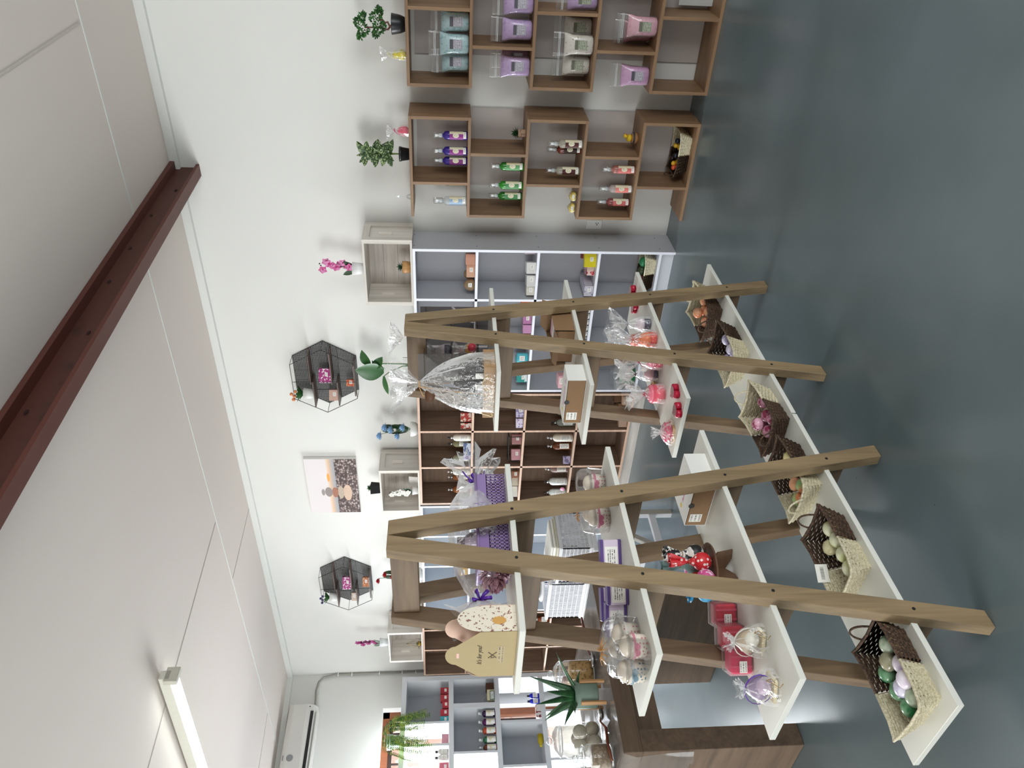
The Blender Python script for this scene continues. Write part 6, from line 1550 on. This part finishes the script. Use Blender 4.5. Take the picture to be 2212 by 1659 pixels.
# aloe
t = thing('potted_aloe', 'spiky aloe in a grey-green pot on a tan wooden three-legged stand', 'plant', (-3.325, 1.925, TZ+.01), .2)
MB().lathe([(0, .035), (.058, .035), (.062, .04), (.062, .145), (.056, .145), (.055, .13), (0, .13)], 28).build('pot', plain('#7c9084', .6, .3, var=.03), t, True)
for k in range(4):
    a = k*math.pi/2+.3; m = MB(); m.box(.0625, .0745, -.009, .009, 0, .12, .002)
    m.build('stand_leg', wood('stand_wood', '#a87848', '#c99a68', 'z', 1.5), t, rotm=Matrix.Rotation(a, 3, 'Z'))
ALO = pattern('aloe_leaf', '#2f5a34', '#244a2c', 'noise', 40, .5, rough=.35)
R_ = random.Random(6)
for k, (a, el, L_, bd) in enumerate(((2.9, .7, .2, .1), (.2, .55, .21, .12), (1.8, 1.0, .17, .05), (-.6, .9, .19, .1), (3.6, 1.05, .16, .1), (.9, 1.25, .19, 0), (-1.3, .5, .12, .3), (2.2, .4, .11, .3), (4.4, .7, .13, .2), (5.3, 1.1, .2, .05), (.5, .2, .08, .4))):
    b = MB(); d = Vector((math.cos(a)*math.cos(el), math.sin(a)*math.cos(el), math.sin(el))); pts = [Vector((.015*math.cos(a), .015*math.sin(a), .125))+d*L_*1.25*q/6-Vector((0, 0, 1))*bd*L_*(q/6)**2 for q in range(7)]
    b.tube(pts, [.016, .0165, .015, .012, .009, .005, .0008], 6, flat=.4)
    b.build('leaf', ALO, t, True)
def scoop(label, bowl, end, rz, mid):
    t = thing('serving_scoop', label, 'spoon', bowl, 0)
    B0 = Vector(bowl)
    MB().lathe([(0, 0), (.018, .002), (.028, .012), (.031, .02)], 18, ry=1.35).build('bowl', METAL, t, True, rotm=Matrix.Rotation(rz, 3, 'Z'))
    e = Vector(end)-B0; m_ = Vector(mid)-B0
    MB().tube([m_*.25+Vector((0, 0, .018)), m_*.6+Vector((0, 0, .02)), m_, (m_+e)/2+Vector((0, 0, .005)), e], [.004, .006, .008, .0085, .007], 8, flat=.7).build('handle', wood('spoon_wood', '#5e2c1c', '#824228', 'y', 1.2), t, True)
scoop('metal scoop with curved red-brown wooden handle in front of the jar of bath balls', (-3.40, 1.87, TZ+.012), (-3.30, 1.60, TZ+.03), .3, (-3.36, 1.78, TZ+.02))
scoop('metal scoop with red-brown wooden handle by the jar of golden scrub', (-3.37, 2.14, TZ+.012), (-3.42, 2.42, TZ+.035), -.2, (-3.37, 2.24, TZ+.03))
scoop('metal spoon with red wooden handle behind the aloe pot', (-3.70, 1.93, TZ+.012), (-3.80, 1.99, TZ+.03), 1.0, (-3.75, 1.96, TZ+.03))
tag(MB().box(-.03, .03, -.03, .03, 0, .06, .002).build('acrylic_cube', film('clear_cube', (.97, .97, .97), .6, .92, .05, 3), None, loc=(-3.62, 2.16, TZ+.012)), 'clear acrylic cube between the jar of scrub and the aloe pot', 'cube')
# ================================================================== white side stand with plastic bins
PW = plain('#e4e4e8', .4, .4, var=.015); PG = wood('stand_grey_edge', '#a39c92', '#bcb6ac', 'z', .8)
t = thing('side_stand', 'low white trestle side table with cross braces between ladder shelf and blue-grey cabinet', 'table', (-4.19, 3.40, 0))
for x in (.345, -.365):
    for y in (.15, -.17): 
        l_ = MB().box(x-.02, x+.02, y-.02, y+.02, 0, .57, .001).build('leg', PW, t); MB().box(x+.0205, x+.023, y-.02, y+.02, 0, .57).build('leg_facing', PG, l_)
    MB().box(x-.018, x+.018, -.149, .129, .12, .165, .001).build('rail', PW, t)
    MB().prism([(-.15, .0), (-.11, 0), (.13, .38), (.09, .38)], .03, Matrix.Translation((x, -.01, .17)) @ Matrix.Rotation(D2(90), 4, 'Z')).build('brace', PG, t)
MB().box(-.40, .39, -.20, .18, .5705, .60, .002).build('top', PW, t)
MB().box(-.33, .32, -.155, -.12, .22, .26, .001).build('rail', PW, t)
def lattice_bin(label, cx, w_, cy, d_, z, h, mat=PW, grp='white plastic lattice bins'):
    t = thing('lattice_bin', label, 'bin', (cx, cy, z), 0, grp)
    a, b2 = w_/2, d_/2
    def side(nm, o, ux, L_):
        b = MB(); ux = Vector(ux); n = int(L_/.0125)
        for k in range(n+1):
            p = Vector(o)+ux*(L_*k/n); b.box(p.x-.0022, p.x+.0022, p.y-.0022, p.y+.0022, .02, h-.02)
        for j in range(8):
            zz = .02+(h-.04)*j/7; q = Vector(o)+ux*L_
            x0, x1 = sorted((o[0], q.x)); y0, y1 = sorted((o[1], q.y)); b.box(x0-.0028, x1+.0028, y0-.0028, y1+.0028, zz-.0025, zz+.0025)
        oo = b.build(nm, mat, t); oo['kind'] = 'stuff'
    side('lattice_side', (-a, -b2, 0), (1, 0, 0), w_); side('lattice_side', (-a, b2, 0), (1, 0, 0), w_)
    side('lattice_end', (a, -b2, 0), (0, 1, 0), d_); side('lattice_end', (-a, -b2, 0), (0, 1, 0), d_)
    MB().box(-a-.008, a+.008, -b2-.008, b2+.008, 0, .018, .003).build('base', mat, t)
    r = MB(); r.box(-a-.01, a+.01, -b2-.01, -b2+.006, h-.02, h).box(-a-.01, a+.01, b2-.006, b2+.01, h-.02, h).box(-a-.01, -a+.006, -b2+.0062, b2-.0062, h-.02, h).box(a-.006, a+.01, -b2+.0062, b2-.0062, h-.02, h)
    r.build('rim', mat, t)
    return t
lattice_bin('white lattice bin at the near end of the side table, holding linen', -3.99, .34, 3.39, .31, .6005, .22)
lattice_bin('white lattice bin at the far end of the side table, holding a black bowl', -4.375, .37, 3.39, .31, .6005, .26)
t = thing('folded_linen', 'folded cream and white cloths on a tray over the near lattice bin', 'cloth', (-3.99, 3.39, .8215))
MB().box(-.17, .17, -.15, .15, 0, .012, .003).build('tray', plain('#c4c0ac', .6), t); MB().box(-.15, .15, -.13, .13, .0125, .03, .006).build('cloth', plain('#e8e6e0', .8, bump=.6, scale=12), t); MB().box(-.15, .14, -.12, .13, .0305, .045, .006).build('cloth', plain('#d8d8d2', .8, bump=.6, scale=12), t)
t = thing('paper_wad', 'crumpled white paper under the black bowl in the far bin', 'paper', (-4.375, 3.39, .8615))
MB().ball((0, 0, .028), .13, 3, 1, .95, .2).build('sheet', plain('#e8e8ea', .8, bump=1, scale=14), t)
t = thing('black_bowl', 'glossy black bowl upside down on white paper in the far bin', 'bowl', (-4.36, 3.36, .915))
MB().lathe([(.10, 0), (.098, .02), (.08, .06), (.05, .078), (0, .08)], 28).build('bowl', plain('#1c1c20', .2, .6), t, True)
